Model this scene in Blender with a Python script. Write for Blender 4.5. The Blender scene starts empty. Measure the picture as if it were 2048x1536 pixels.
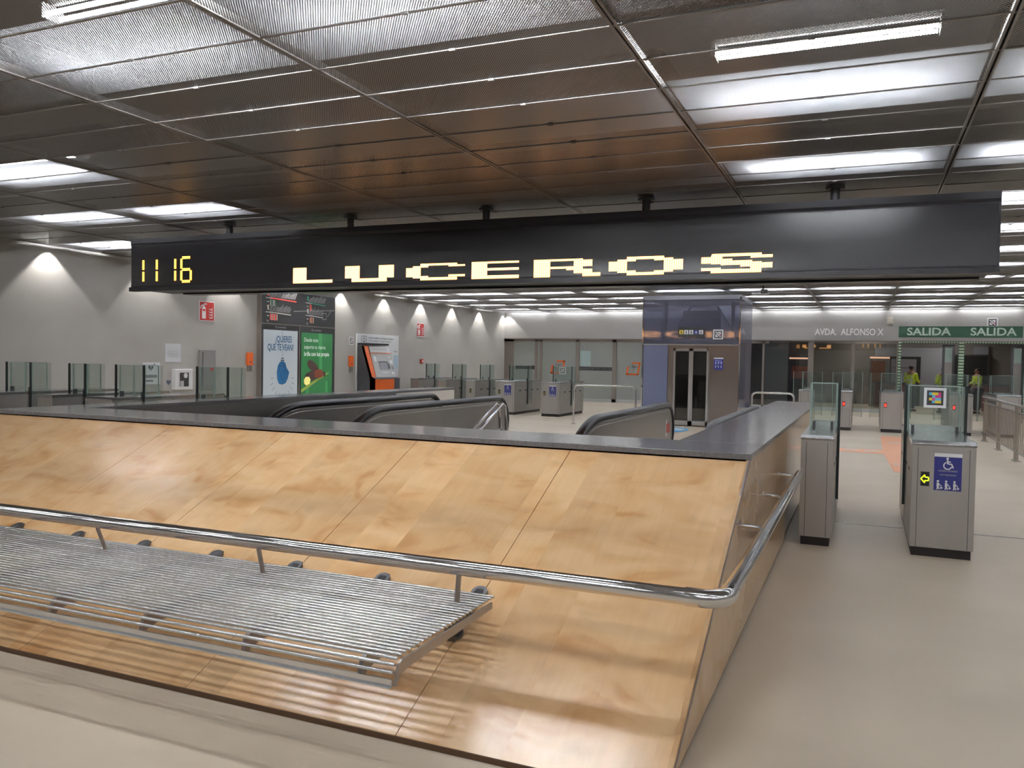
import bpy, math, random
from mathutils import Vector, Matrix
random.seed(7)
PI = math.pi
scn = bpy.context.scene
COL = scn.collection

# ------------------------------------------------------------------ camera, world, exposure
F_PX, YAW, PITCH, ROLL, CAM_H = 1643.0, 0.4043, -0.0299, 0.0179, 1.56
cam_data = bpy.data.cameras.new('camera')
cam_data.sensor_fit = 'HORIZONTAL'
cam_data.sensor_width = 36.0
cam_data.lens = 36.0 * F_PX / 2048.0
cam_data.clip_end = 200
cam_data.clip_start = 0.05
cam = bpy.data.objects.new('camera', cam_data)
COL.objects.link(cam)
fw = Vector((-math.sin(YAW) * math.cos(PITCH), math.cos(YAW) * math.cos(PITCH), math.sin(PITCH)))
rt = Vector((math.cos(YAW), math.sin(YAW), 0))
up = rt.cross(fw)
r2 = math.cos(ROLL) * rt + math.sin(ROLL) * up
u2 = -math.sin(ROLL) * rt + math.cos(ROLL) * up
cam.matrix_world = Matrix(((r2.x, u2.x, -fw.x, 0), (r2.y, u2.y, -fw.y, 0), (r2.z, u2.z, -fw.z, CAM_H), (0, 0, 0, 1)))
scn.camera = cam
world = bpy.data.worlds.new('world')
scn.world = world
world.use_nodes = True
world.node_tree.nodes['Background'].inputs[0].default_value = (0.5, 0.5, 0.52, 1)
world.node_tree.nodes['Background'].inputs[1].default_value = 0.02
scn.view_settings.view_transform = 'Standard'
scn.view_settings.look = 'None'
scn.view_settings.gamma = 1.0
scn.view_settings.exposure = 0.6
scn.cycles.transparent_max_bounces = 32
TUBE_POWER = 240.0        # radiance of the fluorescent tubes
WASH_POWER = 55.0         # watts of each wall washer

# ------------------------------------------------------------------ materials
MATS = {}
def mat(name, col=(0.5, 0.5, 0.5), rough=0.5, metal=0.0, spec=0.5, emit=None, estr=0.0, coat=0.0):
    if name in MATS: return MATS[name]
    m = bpy.data.materials.new(name); m.use_nodes = True
    b = m.node_tree.nodes['Principled BSDF']
    b.inputs['Base Color'].default_value = (*col, 1)
    b.inputs['Roughness'].default_value = rough
    b.inputs['Metallic'].default_value = metal
    b.inputs['Specular IOR Level'].default_value = spec
    b.inputs['Coat Weight'].default_value = coat
    if emit:
        b.inputs['Emission Color'].default_value = (*emit, 1)
        b.inputs['Emission Strength'].default_value = estr
    MATS[name] = m
    return m
def nt(m): return m.node_tree.nodes, m.node_tree.links
def noise_tint(m, c1, c2, scale=3.0, detail=5, stretch=(1, 1, 1), lo=0.35, hi=0.65, bump=0.0, bscale=None, world_pos=True):
    n, l = nt(m); b = n['Principled BSDF']
    g = n.new('ShaderNodeNewGeometry'); mp = n.new('ShaderNodeMapping'); mp.inputs['Scale'].default_value = stretch
    l.new(g.outputs['Position'], mp.inputs['Vector'])
    t = n.new('ShaderNodeTexNoise'); t.inputs['Scale'].default_value = scale; t.inputs['Detail'].default_value = detail
    l.new(mp.outputs[0], t.inputs['Vector'])
    r = n.new('ShaderNodeValToRGB'); r.color_ramp.elements[0].position = lo; r.color_ramp.elements[1].position = hi
    r.color_ramp.elements[0].color = (*c1, 1); r.color_ramp.elements[1].color = (*c2, 1)
    l.new(t.outputs['Fac'], r.inputs['Fac']); l.new(r.outputs[0], b.inputs['Base Color'])
    if bump:
        t2 = n.new('ShaderNodeTexNoise'); t2.inputs['Scale'].default_value = bscale or scale * 10
        l.new(mp.outputs[0], t2.inputs['Vector'])
        bp = n.new('ShaderNodeBump'); bp.inputs['Strength'].default_value = bump; bp.inputs['Distance'].default_value = 0.01
        l.new(t2.outputs['Fac'], bp.inputs['Height']); l.new(bp.outputs[0], b.inputs['Normal'])
    return m

M_floor = noise_tint(mat('floor_resin', rough=0.42, spec=0.4), (0.55, 0.465, 0.36), (0.61, 0.52, 0.41), 0.9, 6, bump=0.02, bscale=25)
M_wall = noise_tint(mat('wall_plaster', rough=0.75, spec=0.25), (0.37, 0.355, 0.335), (0.42, 0.405, 0.385), 0.8, 6, bump=0.03, bscale=60)
M_header = noise_tint(mat('header_metal', rough=0.42, metal=0.2, spec=0.5), (0.38, 0.37, 0.36), (0.42, 0.41, 0.40), 0.5, 2)
M_steel = noise_tint(mat('brushed_steel', rough=0.38, metal=0.75), (0.42, 0.40, 0.385), (0.445, 0.425, 0.41), 2.0, 3, stretch=(3, 3, 1))
M_steel_top = mat('steel_top', (0.42, 0.42, 0.43), 0.2, 0.9)
M_steel_dark = mat('escalator_steel', (0.30, 0.285, 0.27), 0.3, 0.75)
M_chrome = mat('chrome_tube', (0.72, 0.72, 0.73), 0.08, 1.0)
M_rod = mat('bench_rod_steel', (0.74, 0.74, 0.75), 0.25, 1.0)
M_alu = mat('cast_aluminium', (0.16, 0.16, 0.17), 0.4, 0.8)
M_black = mat('black_matt', (0.012, 0.011, 0.011), 0.5)
M_rubber = mat('handrail_rubber', (0.010, 0.010, 0.013), 0.38, 0, 0.4)
M_plinth = mat('plinth_black', (0.015, 0.011, 0.011), 0.5)
M_sign = mat('display_black', (0.014, 0.013, 0.017), 0.38, 0, 0.5)
M_signglass = mat('display_glass', (0.010, 0.009, 0.012), 0.25, 0, 0.6)
M_cap = noise_tint(mat('cap_granite', rough=0.16, spec=0.7), (0.13, 0.125, 0.13), (0.17, 0.165, 0.17), 60, 3)
M_rail = mat('ceiling_rail', (0.26, 0.245, 0.235), 0.45, 0.3)
M_plenum = mat('plenum_dark', (0.012, 0.012, 0.012), 0.8)
M_reflector = mat('lamp_reflector', (0.012, 0.012, 0.012), 0.7)
M_baffle = mat('baffle_black', (0.002, 0.002, 0.002), 0.9, 0, 0.0)
M_whitecase = mat('lamp_white_case', (0.7, 0.7, 0.7), 0.5)
M_white = mat('white_print', (0.72, 0.73, 0.75), 0.5)
M_paper = mat('paper_white', (0.62, 0.64, 0.68), 0.6)
M_red = mat('fire_red', (0.42, 0.03, 0.025), 0.4)
M_orange = mat('orange_paint', (0.72, 0.13, 0.02), 0.4)
M_orangedark = mat('orange_machine', (0.60, 0.10, 0.008), 0.4)
M_grey = mat('grey_paint', (0.22, 0.215, 0.21), 0.45)
M_greyl = mat('light_grey_paint', (0.42, 0.42, 0.42), 0.45)
M_charcoal = mat('charcoal_paint', (0.045, 0.045, 0.05), 0.45)
M_navy = mat('navy_print', (0.025, 0.03, 0.20), 0.4)
M_green = mat('exit_green', (0.010, 0.060, 0.028), 0.45)
M_gletter = mat('letter_pale', (0.45, 0.55, 0.48), 0.5)
M_silver = mat('silver_letter', (0.92, 0.92, 0.92), 0.4, 0.0)
M_yellow = mat('yellow_print', (0.75, 0.55, 0.04), 0.5)
M_cream = mat('cream_panel', (0.72, 0.67, 0.60), 0.5)
M_frame = mat('partition_frame', (0.22, 0.19, 0.17), 0.4, 0.4)
M_hall = noise_tint(mat('hall_wall', rough=0.8), (0.20, 0.185, 0.175), (0.24, 0.22, 0.21), 1.0, 3)
M_hallblue = mat('hall_cladding', (0.26, 0.27, 0.30), 0.6)
M_dark = mat('painted_dark', (0.012, 0.011, 0.011), 0.7)
M_posterw = mat('poster_white', (0.44, 0.49, 0.53), 0.35, emit=(0.60, 0.66, 0.72), estr=0.12)
M_posterg = mat('poster_green', (0.03, 0.17, 0.055), 0.35, emit=(0.03, 0.22, 0.06), estr=0.12)
M_pgreenl = mat('poster_green_light', (0.06, 0.27, 0.10), 0.35, emit=(0.06, 0.33, 0.11), estr=0.15)
M_pblue = mat('poster_blue', (0.01, 0.13, 0.32), 0.5)
M_pblued = mat('poster_blue_dark', (0.008, 0.06, 0.17), 0.5)
M_ptxt = mat('poster_text_blue', (0.02, 0.11, 0.24), 0.5)
M_ptxtg = mat('poster_text_grey', (0.06, 0.08, 0.12), 0.5)
M_pwhite = mat('poster_text_white', (0.75, 0.80, 0.75), 0.5, emit=(1, 1, 1), estr=0.15)
M_beetle = mat('beetle_brown', (0.25, 0.06, 0.025), 0.5)
M_beetled = mat('beetle_wing', (0.06, 0.025, 0.02), 0.5)
M_beetley = mat('beetle_glow', (0.75, 0.68, 0.20), 0.5, emit=(1, 0.9, 0.3), estr=0.3)
M_leaf = mat('blade_green', (0.42, 0.52, 0.10), 0.5)
M_txt = mat('text_dark', (0.05, 0.05, 0.055), 0.5)
M_txtg = mat('text_grey', (0.22, 0.22, 0.24), 0.5)
M_skin = mat('skin', (0.30, 0.16, 0.11), 0.6)
M_hair = mat('hair_dark', (0.02, 0.014, 0.012), 0.6)
M_vest = mat('hivis_yellow', (0.50, 0.62, 0.03), 0.7)
M_vestband = mat('hivis_band', (0.45, 0.48, 0.42), 0.4)
M_trouser = mat('dark_trousers', (0.03, 0.03, 0.04), 0.8)
M_ledred = mat('led_red', (0.2, 0, 0), 0.5, emit=(1, 0.04, 0.02), estr=1.2)
M_ledgreen = mat('led_green', (0.1, 0.2, 0), 0.5, emit=(0.65, 0.85, 0.02), estr=1.0)
M_leddim = mat('led_olive', (0.10, 0.09, 0.02), 0.5, emit=(0.4, 0.35, 0.05), estr=0.12)
M_cyan = mat('tag_cyan', (0.12, 0.48, 0.68), 0.5)
M_magenta = mat('tag_magenta', (0.62, 0.06, 0.22), 0.5)
M_stick_blue = mat('sticker_blue', (0.08, 0.42, 0.80), 0.4)
M_stick_or = mat('sticker_orange', (0.90, 0.40, 0.20), 0.35)
M_bluesteel = mat('blue_glass_panel', (0.19, 0.21, 0.33), 0.2, 0.2)
M_seat = mat('red_bench', (0.14, 0.03, 0.025), 0.5)
M_frost = noise_tint(mat('frosted_pane', rough=0.22, spec=0.6), (0.27, 0.285, 0.275), (0.31, 0.325, 0.31), 0.5, 2)
M_pane_dark = mat('display_pane', (0.02, 0.02, 0.022), 0.15)

def glass(name, tint=(0.80, 0.88, 0.84), refl=0.10, rough=0.03, opac=0.0, opcol=(0.3, 0.35, 0.33)):
    m = bpy.data.materials.new(name); m.use_nodes = True; n, l = nt(m); n.clear()
    out = n.new('ShaderNodeOutputMaterial'); tr = n.new('ShaderNodeBsdfTransparent'); tr.inputs[0].default_value = (*tint, 1)
    gl = n.new('ShaderNodeBsdfGlossy'); gl.inputs['Roughness'].default_value = rough
    fr = n.new('ShaderNodeFresnel'); fr.inputs[0].default_value = 1.5
    ad = n.new('ShaderNodeMath'); ad.operation = 'ADD'; ad.inputs[1].default_value = refl; ad.use_clamp = True
    ge = n.new('ShaderNodeNewGeometry'); inv = n.new('ShaderNodeMath'); inv.operation = 'SUBTRACT'; inv.inputs[0].default_value = 1.0; l.new(ge.outputs['Backfacing'], inv.inputs[1])
    mu = n.new('ShaderNodeMath'); mu.operation = 'MULTIPLY'; l.new(fr.outputs[0], mu.inputs[0]); l.new(inv.outputs[0], mu.inputs[1]); l.new(mu.outputs[0], ad.inputs[0])
    mx = n.new('ShaderNodeMixShader'); l.new(ad.outputs[0], mx.inputs[0]); l.new(tr.outputs[0], mx.inputs[1]); l.new(gl.outputs[0], mx.inputs[2])
    if opac:
        df = n.new('ShaderNodeBsdfDiffuse'); df.inputs[0].default_value = (*opcol, 1)
        m2 = n.new('ShaderNodeMixShader'); m2.inputs[0].default_value = opac
        l.new(mx.outputs[0], m2.inputs[1]); l.new(df.outputs[0], m2.inputs[2]); l.new(m2.outputs[0], out.inputs[0])
    else: l.new(mx.outputs[0], out.inputs[0])
    MATS[name] = m
    return m
M_glass = glass('gate_glass', (0.95, 0.975, 0.965), 0.0, 0.03, 0.04, (0.40, 0.48, 0.45))
M_glass2 = glass('partition_glass', (0.78, 0.78, 0.76), 0.06, 0.02)
M_glass3 = glass('shaft_glass', (0.74, 0.76, 0.84), 0.10, 0.04, 0.22, (0.30, 0.31, 0.42))
M_glassedge = mat('glass_edge', (0.30, 0.38, 0.35), 0.2)
M_glassedged = mat('glass_edge_dark', (0.012, 0.02, 0.02), 0.3)

# LED dot matrix
m = bpy.data.materials.new('led_amber'); m.use_nodes = True; n, l = nt(m); n.clear()
out = n.new('ShaderNodeOutputMaterial'); em = n.new('ShaderNodeEmission'); g = n.new('ShaderNodeNewGeometry'); sx = n.new('ShaderNodeSeparateXYZ')
l.new(g.outputs['Position'], sx.inputs[0])
def mth(op, a, b=None):
    q = n.new('ShaderNodeMath'); q.operation = op
    for i, v in enumerate((a, b)):
        if v is None: continue
        if isinstance(v, (int, float)): q.inputs[i].default_value = v
        else: l.new(v, q.inputs[i])
    return q.outputs[0]
a = mth('ABSOLUTE', mth('SINE', mth('MULTIPLY', sx.outputs[0], PI / 0.024)))
b_ = mth('ABSOLUTE', mth('SINE', mth('MULTIPLY', sx.outputs[2], PI / 0.0175)))
f_ = mth('POWER', mth('MULTIPLY', a, b_), 0.5)
mx = n.new('ShaderNodeMix'); mx.data_type = 'RGBA'
l.new(f_, mx.inputs[0]); mx.inputs[6].default_value = (1.5, 0.42, 0.04, 1); mx.inputs[7].default_value = (4.2, 2.2, 0.85, 1)
l.new(mx.outputs[2], em.inputs[0]); em.inputs[1].default_value = 1.0; l.new(em.outputs[0], out.inputs[0])
M_led = m
M_ledseg = mat('led_segment', (0.3, 0.1, 0), 0.5, emit=(1.0, 0.46, 0.06), estr=2.6)

# fluorescent tubes; strength set per row to balance the light
def tube_mat(name, k):
    return mat(name, (0.5, 0.5, 0.5), 0.5, emit=(0.94, 0.97, 1.0), estr=TUBE_POWER * k)
M_tube = tube_mat('tube_glow', 1.0)
M_tubekey = tube_mat('tube_glow_key', 2.1)
M_tubefar = tube_mat('tube_glow_far', 1.7)
M_tubedim = tube_mat('tube_glow_dim', 0.34)
M_tubeslot = mat('slot_tube_glow', (0.5, 0.5, 0.5), 0.5, emit=(0.96, 0.98, 1.0), estr=38.0)
M_tubeoff = mat('tube_unlit', (0.5, 0.5, 0.5), 0.3)

# perforated metal ceiling panel
m = bpy.data.materials.new('perforated_panel'); m.use_nodes = True; n, l = nt(m); b = n['Principled BSDF']; out = n['Material Output']
b.inputs['Base Color'].default_value = (0.30, 0.292, 0.295, 1); b.inputs['Metallic'].default_value = 0.5; b.inputs['Roughness'].default_value = 0.36
g = n.new('ShaderNodeNewGeometry'); sx = n.new('ShaderNodeSeparateXYZ'); l.new(g.outputs['Position'], sx.inputs[0])
PX, PY = 0.016, 0.011
sa = mth('SINE', mth('MULTIPLY', mth('ADD', mth('MULTIPLY', sx.outputs[0], 1.0 / PX), mth('MULTIPLY', sx.outputs[1], 0.5 / PY)), 2 * PI))
sb = mth('SINE', mth('MULTIPLY', mth('SUBTRACT', mth('MULTIPLY', sx.outputs[0], 1.0 / PX), mth('MULTIPLY', sx.outputs[1], 0.5 / PY)), 2 * PI))
hole = mth('GREATER_THAN', mth('ADD', sa, sb), 0.42)
tr = n.new('ShaderNodeBsdfTransparent'); mx = n.new('ShaderNodeMixShader')
l.new(hole, mx.inputs[0]); l.new(b.outputs[0], mx.inputs[1]); l.new(tr.outputs[0], mx.inputs[2]); l.new(mx.outputs[0], out.inputs[0])
M_perf = m

# diffusing fleece above the lit panels
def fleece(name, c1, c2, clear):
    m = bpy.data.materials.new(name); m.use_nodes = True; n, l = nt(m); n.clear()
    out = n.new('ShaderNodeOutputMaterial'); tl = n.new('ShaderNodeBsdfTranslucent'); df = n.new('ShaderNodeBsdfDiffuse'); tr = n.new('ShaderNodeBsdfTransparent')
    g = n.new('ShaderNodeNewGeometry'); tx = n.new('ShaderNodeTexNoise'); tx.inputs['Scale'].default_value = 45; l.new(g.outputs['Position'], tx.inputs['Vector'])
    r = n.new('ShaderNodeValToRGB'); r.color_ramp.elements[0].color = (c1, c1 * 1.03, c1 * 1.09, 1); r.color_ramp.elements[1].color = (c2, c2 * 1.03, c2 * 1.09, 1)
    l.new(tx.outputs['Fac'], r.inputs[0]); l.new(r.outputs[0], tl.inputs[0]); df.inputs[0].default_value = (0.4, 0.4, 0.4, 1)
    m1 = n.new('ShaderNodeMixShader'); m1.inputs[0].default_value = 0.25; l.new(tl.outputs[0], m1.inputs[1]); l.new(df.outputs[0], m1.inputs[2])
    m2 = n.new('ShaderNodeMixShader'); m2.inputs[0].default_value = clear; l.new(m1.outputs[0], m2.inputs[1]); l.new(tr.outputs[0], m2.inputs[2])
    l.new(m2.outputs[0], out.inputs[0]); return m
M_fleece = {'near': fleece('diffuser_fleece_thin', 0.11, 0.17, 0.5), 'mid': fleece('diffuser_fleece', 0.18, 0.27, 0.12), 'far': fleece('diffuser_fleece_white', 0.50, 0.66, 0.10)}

# birch plywood, varnished: flame figure, veneer leaves
def wood(name, axis='slope', base=1.0, rough=0.24):
    m = bpy.data.materials.new(name); m.use_nodes = True; n, l = nt(m); b = n['Principled BSDF']
    b.inputs['Roughness'].default_value = rough; b.inputs['Specular IOR Level'].default_value = 0.5; b.inputs['Coat Weight'].default_value = 0.25; b.inputs['Coat Roughness'].default_value = 0.18
    g = n.new('ShaderNodeNewGeometry'); sx = n.new('ShaderNodeSeparateXYZ'); l.new(g.outputs['Position'], sx.inputs[0])
    def mm(op, a, bb=None, cc=None):
        q = n.new('ShaderNodeMath'); q.operation = op
        for i, v in enumerate((a, bb, cc)):
            if v is None: continue
            if isinstance(v, (int, float)): q.inputs[i].default_value = v
            else: l.new(v, q.inputs[i])
        return q.outputs[0]
    U = sx.outputs[0] if axis == 'slope' else sx.outputs[1]
    V = sx.outputs[1] if axis == 'slope' else sx.outputs[2]
    k = mm('MULTIPLY', mm('ADD', U, 20.0), 1 / 0.28)
    leaf = mm('FLOOR', k)
    wn = n.new('ShaderNodeTexWhiteNoise'); wn.noise_dimensions = '1D'; l.new(leaf, wn.inputs['W'])
    cv = n.new('ShaderNodeCombineXYZ')
    l.new(mm('MULTIPLY', U, 1.0), cv.inputs[0]); l.new(mm('ADD', mm('MULTIPLY', V, 1.0), mm('MULTIPLY', wn.outputs[0], 0.15)), cv.inputs[1])
    # fold noise so neighbouring leaves mirror each other
    t1 = n.new('ShaderNodeTexNoise'); t1.inputs['Scale'].default_value = 2.2; t1.inputs['Detail'].default_value = 2.5; t1.inputs['Distortion'].default_value = 0.9
    mp = n.new('ShaderNodeMapping'); mp.inputs['Scale'].default_value = (1.0, 1.9, 1); l.new(cv.outputs[0], mp.inputs[0]); l.new(mp.outputs[0], t1.inputs['Vector'])
    r1 = n.new('ShaderNodeValToRGB'); e = r1.color_ramp.elements
    e[0].position = 0.28; e[0].color = (0.63 * base, 0.34 * base, 0.14 * base, 1); e[1].position = 0.62; e[1].color = (0.80 * base, 0.53 * base, 0.29 * base, 1)
    ee = r1.color_ramp.elements.new(0.42); ee.color = (0.74 * base, 0.455 * base, 0.225 * base, 1)
    l.new(t1.outputs['Fac'], r1.inputs[0])
    t2 = n.new('ShaderNodeTexNoise'); t2.inputs['Scale'].default_value = 3.0; t2.inputs['Detail'].default_value = 6; t2.inputs['Distortion'].default_value = 1.2
    mp2 = n.new('ShaderNodeMapping'); mp2.inputs['Scale'].default_value = (7, 0.8, 1); l.new(cv.outputs[0], mp2.inputs[0]); l.new(mp2.outputs[0], t2.inputs['Vector'])
    r2_ = n.new('ShaderNodeMapRange'); r2_.inputs[3].default_value = 0.90; r2_.inputs[4].default_value = 1.08; l.new(t2.outputs['Fac'], r2_.inputs[0])
    lf = mm('ADD', mm('MULTIPLY', wn.outputs[0], 0.12), 0.94)
    # rows of flame knots
    vo = n.new('ShaderNodeTexVoronoi'); vo.inputs['Scale'].default_value = 3.4; vo.inputs['Randomness'].default_value = 0.75
    mp3 = n.new('ShaderNodeMapping'); mp3.inputs['Scale'].default_value = (1.05, 1.25, 1); l.new(cv.outputs[0], mp3.inputs[0])
    adn = n.new('ShaderNodeVectorMath'); adn.operation = 'ADD'; sc = n.new('ShaderNodeVectorMath'); sc.operation = 'SCALE'; sc.inputs['Scale'].default_value = 0.35
    l.new(t1.outputs['Color'], sc.inputs[0]); l.new(mp3.outputs[0], adn.inputs[0]); l.new(sc.outputs[0], adn.inputs[1]); l.new(adn.outputs[0], vo.inputs['Vector'])
    kn = n.new('ShaderNodeMapRange'); kn.inputs[1].default_value = 0.0; kn.inputs[2].default_value = 0.30; kn.inputs[3].default_value = 0.88; kn.inputs[4].default_value = 1.0; l.new(vo.outputs['Distance'], kn.inputs[0])
    tot = mm('MULTIPLY', mm('MULTIPLY', r2_.outputs[0], lf), kn.outputs[0])
    vm = n.new('ShaderNodeVectorMath'); vm.operation = 'SCALE'; l.new(r1.outputs[0], vm.inputs[0]); l.new(tot, vm.inputs['Scale']); l.new(vm.outputs[0], b.inputs['Base Color'])
    return m
M_wood = wood('birch_plywood')
M_woodside = wood('birch_plywood_side', 'side', 0.80, 0.14)
M_seam = mat('panel_seam', (0.10, 0.05, 0.025), 0.6)
M_edge = mat('edge_trim', (0.34, 0.28, 0.26), 0.35, 0.6)

# ------------------------------------------------------------------ mesh helpers
class MB:
    def __init__(s, off=(0, 0, 0)):
        s.v = []; s.f = []; s.m = []; s.sm = []; s.mats = []; s.off = Vector(off)
    def mi(s, m):
        if m not in s.mats: s.mats.append(m)
        return s.mats.index(m)
    def add(s, vs, fs, m, smooth=False):
        k = len(s.v); s.v += [Vector(p) - s.off for p in vs]; i = s.mi(m)
        for f in fs: s.f.append([a + k for a in f]); s.m.append(i); s.sm.append(smooth)
    def box(s, x0, x1, y0, y1, z0, z1, m):
        if x0 > x1: x0, x1 = x1, x0
        if y0 > y1: y0, y1 = y1, y0
        if z0 > z1: z0, z1 = z1, z0
        s.add([(x0, y0, z0), (x1, y0, z0), (x1, y1, z0), (x0, y1, z0), (x0, y0, z1), (x1, y0, z1), (x1, y1, z1), (x0, y1, z1)],
              [(0, 3, 2, 1), (4, 5, 6, 7), (0, 1, 5, 4), (1, 2, 6, 5), (2, 3, 7, 6), (3, 0, 4, 7)], m)
    def prism(s, pts, d, m):      # closed polygon pts (3d) extruded by vector d
        n = len(pts); d = Vector(d); a = [Vector(p) for p in pts]; b = [p + d for p in a]
        s.add(a + b, [tuple(range(n))[::-1], tuple(range(n, 2 * n))] + [(i, (i + 1) % n, n + (i + 1) % n, n + i) for i in range(n)], m)
    def poly(s, pts, m): s.add(pts, [tuple(range(len(pts)))], m)
    def rect(s, x0, x1, z0, z1, y, m, t=0.0):    # flat plate facing -Y
        if t: s.box(x0, x1, y, y + t, z0, z1, m)
        else: s.poly([(x0, y, z0), (x1, y, z0), (x1, y, z1), (x0, y, z1)], m)
    def disc(s, cx, cz, r, y, m, n=20, rx=None, a0=0, a1=2 * PI):
        rx = rx or r
        s.poly([(cx + rx * math.cos(a0 + (a1 - a0) * i / n), y, cz + r * math.sin(a0 + (a1 - a0) * i / n)) for i in range(n)], m)
    def ring(s, cx, cz, r, w, y, m, a0=0, a1=2 * PI, n=24):
        for i in range(n):
            t0 = a0 + (a1 - a0) * i / n; t1 = a0 + (a1 - a0) * (i + 1) / n
            s.poly([(cx + q * math.cos(t), y, cz + q * math.sin(t)) for q, t in ((r, t0), (r, t1), (r - w, t1), (r - w, t0))][::-1], m)
    def line(s, x0, z0, x1, z1, w, y, m):
        dx, dz = x1 - x0, z1 - z0; L = math.hypot(dx, dz) or 1; nx, nz = -dz / L * w / 2, dx / L * w / 2
        s.poly([(x0 - nx, y, z0 - nz), (x1 - nx, y, z1 - nz), (x1 + nx, y, z1 + nz), (x0 + nx, y, z0 + nz)], m)
    def tube(s, path, r, m, n=12, caps=True, flat=1.0):
        P = [Vector(p) for p in path]; rings = []
        t0 = (P[1] - P[0]).normalized(); ref = Vector((0, 0, 1)) if abs(t0.z) < 0.9 else Vector((1, 0, 0))
        u = t0.cross(ref).normalized()
        for i, p in enumerate(P):
            if i == 0: t = P[1] - P[0]
            elif i == len(P) - 1: t = P[i] - P[i - 1]
            else: t = (P[i + 1] - P[i]).normalized() + (P[i] - P[i - 1]).normalized()
            t.normalize(); u = (u - t * u.dot(t)).normalized(); w = t.cross(u)
            rings.append([p + (u * math.cos(2 * PI * k / n) + w * math.sin(2 * PI * k / n) * flat) * r for k in range(n)])
        vs = [q for R in rings for q in R]; fs = []
        for i in range(len(P) - 1):
            for k in range(n): fs.append((i * n + k, i * n + (k + 1) % n, (i + 1) * n + (k + 1) % n, (i + 1) * n + k))
        s.add(vs, fs, m, True)
        if caps: s.add(rings[0], [tuple(range(n))[::-1]], m); s.add(rings[-1], [tuple(range(n))], m)
    def text(s, body, x, z, h, y, m, width=None, bold=0.0, align='LEFT', t=0.0):
        cu = bpy.data.curves.new('tmp', 'FONT'); cu.body = body; cu.size = 1.0; cu.offset = bold; cu.align_x = align; cu.extrude = t; cu.resolution_u = 3
        ob = bpy.data.objects.new('tmp', cu); COL.objects.link(ob)
        me = bpy.data.meshes.new_from_object(ob.evaluated_get(bpy.context.evaluated_depsgraph_get()))
        vs = [v.co.copy() for v in me.vertices]; fs = [tuple(p.vertices) for p in me.polygons]
        bpy.data.objects.remove(ob); bpy.data.curves.remove(cu); bpy.data.meshes.remove(me)
        if not vs: return
        lo = min(v.x for v in vs); hi = max(v.x for v in vs)
        sz = h / 0.70; sxk = sz
        if width: sxk = width / (hi - lo)
        if align == 'CENTER': x0 = x - (lo + hi) / 2 * sxk
        else: x0 = x - lo * sxk
        s.add([(x0 + v.x * sxk, y - (v.z * 1.0), z + v.y * sz) for v in vs], fs, m)
    def build(s, name, parent=None, bevel=0.0, **tags):
        me = bpy.data.meshes.new(name); me.from_pydata([tuple(v) for v in s.v], [], s.f)
        for q in s.mats: me.materials.append(q)
        me.polygons.foreach_set('material_index', s.m); me.polygons.foreach_set('use_smooth', s.sm); me.update()
        o = bpy.data.objects.new(name, me); COL.objects.link(o)
        if parent is not None: o.parent = parent
        else: o.location = s.off
        if bevel:
            b = o.modifiers.new('bevel', 'BEVEL'); b.width = bevel; b.segments = 2; b.limit_method = 'ANGLE'
        for k, v in tags.items(): o[k] = v
        return o
def thing(name, label, cat, loc=(0, 0, 0), rz=0.0, group=None):
    o = bpy.data.objects.new(name, None); COL.objects.link(o); o.empty_display_size = 0.1
    o.location = loc; o.rotation_euler = (0, 0, rz); o['label'] = label; o['category'] = cat
    if group: o['group'] = group
    return o
def dup(root, loc, label, group=None, rz=None):
    def cp(o, par):
        c = o.copy(); COL.objects.link(c)
        if par: c.parent = par
        for ch in [q for q in KIDS.get(o.name, [])]: cp(ch, c)
        return c
    KIDS = {}
    for q in bpy.data.objects:
        if q.parent: KIDS.setdefault(q.parent.name, []).append(q)
    r = cp(root, None); r.location = loc; r['label'] = label
    if group: r['group'] = group
    if rz is not None: r.rotation_euler = (0, 0, rz)
    return r
def S(mb, name, **k): return mb.build(name, kind='structure', **k)
def arc(c, r, a0, a1, n, ax='yz'):
    out = []
    for i in range(n + 1):
        a = a0 + (a1 - a0) * i / n
        if ax == 'yz': out.append((c[0], c[1] + r * math.cos(a), c[2] + r * math.sin(a)))
        elif ax == 'xz': out.append((c[0] + r * math.cos(a), c[1], c[2] + r * math.sin(a)))
        else: out.append((c[0] + r * math.cos(a), c[1] + r * math.sin(a), c[2]))
    return out

# ------------------------------------------------------------------ setting
CZ = 3.39; WX = -13.2; FY = 30.0; BY = -8.0; RX = 9.0; HY = 36.5
DX, X0, DY, Y0 = 1.966, -5.234, 0.55, 3.822
WELL = (-6.78, -1.15, 5.6, 12.2)
f = MB()
for x0, x1, y0, y1 in ((WX - 0.1, WELL[0], BY, HY), (WELL[0], WELL[1], BY, WELL[2]), (WELL[0], WELL[1], WELL[3], HY), (WELL[1], RX, BY, HY)):
    f.box(x0, x1, y0, y1, -0.25, 0, M_floor)
S(f, 'floor')
w = MB(); w.box(WX - 0.2, WX, BY, HY, -0.2, 4.6, M_wall); S(w, 'wall_left')
w = MB(); w.box(WX, RX, BY - 0.2, BY, 0, 4.6, M_wall); S(w, 'wall_back')
w = MB(); w.box(RX, RX + 0.2, BY, HY, 0, 4.6, M_wall); S(w, 'wall_right')
w = MB(); w.box(WX, RX, HY, HY + 0.2, 0, 4.6, M_hall); S(w, 'wall_hall_end')
w = MB(); w.box(WX - 0.2, RX + 0.2, BY, HY, 4.3, 4.4, M_plenum); S(w, 'ceiling_slab')
w = MB(); w.box(WX, RX, FY + 0.25, HY, 3.0, 3.1, M_hall); S(w, 'ceiling_hall')
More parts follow.
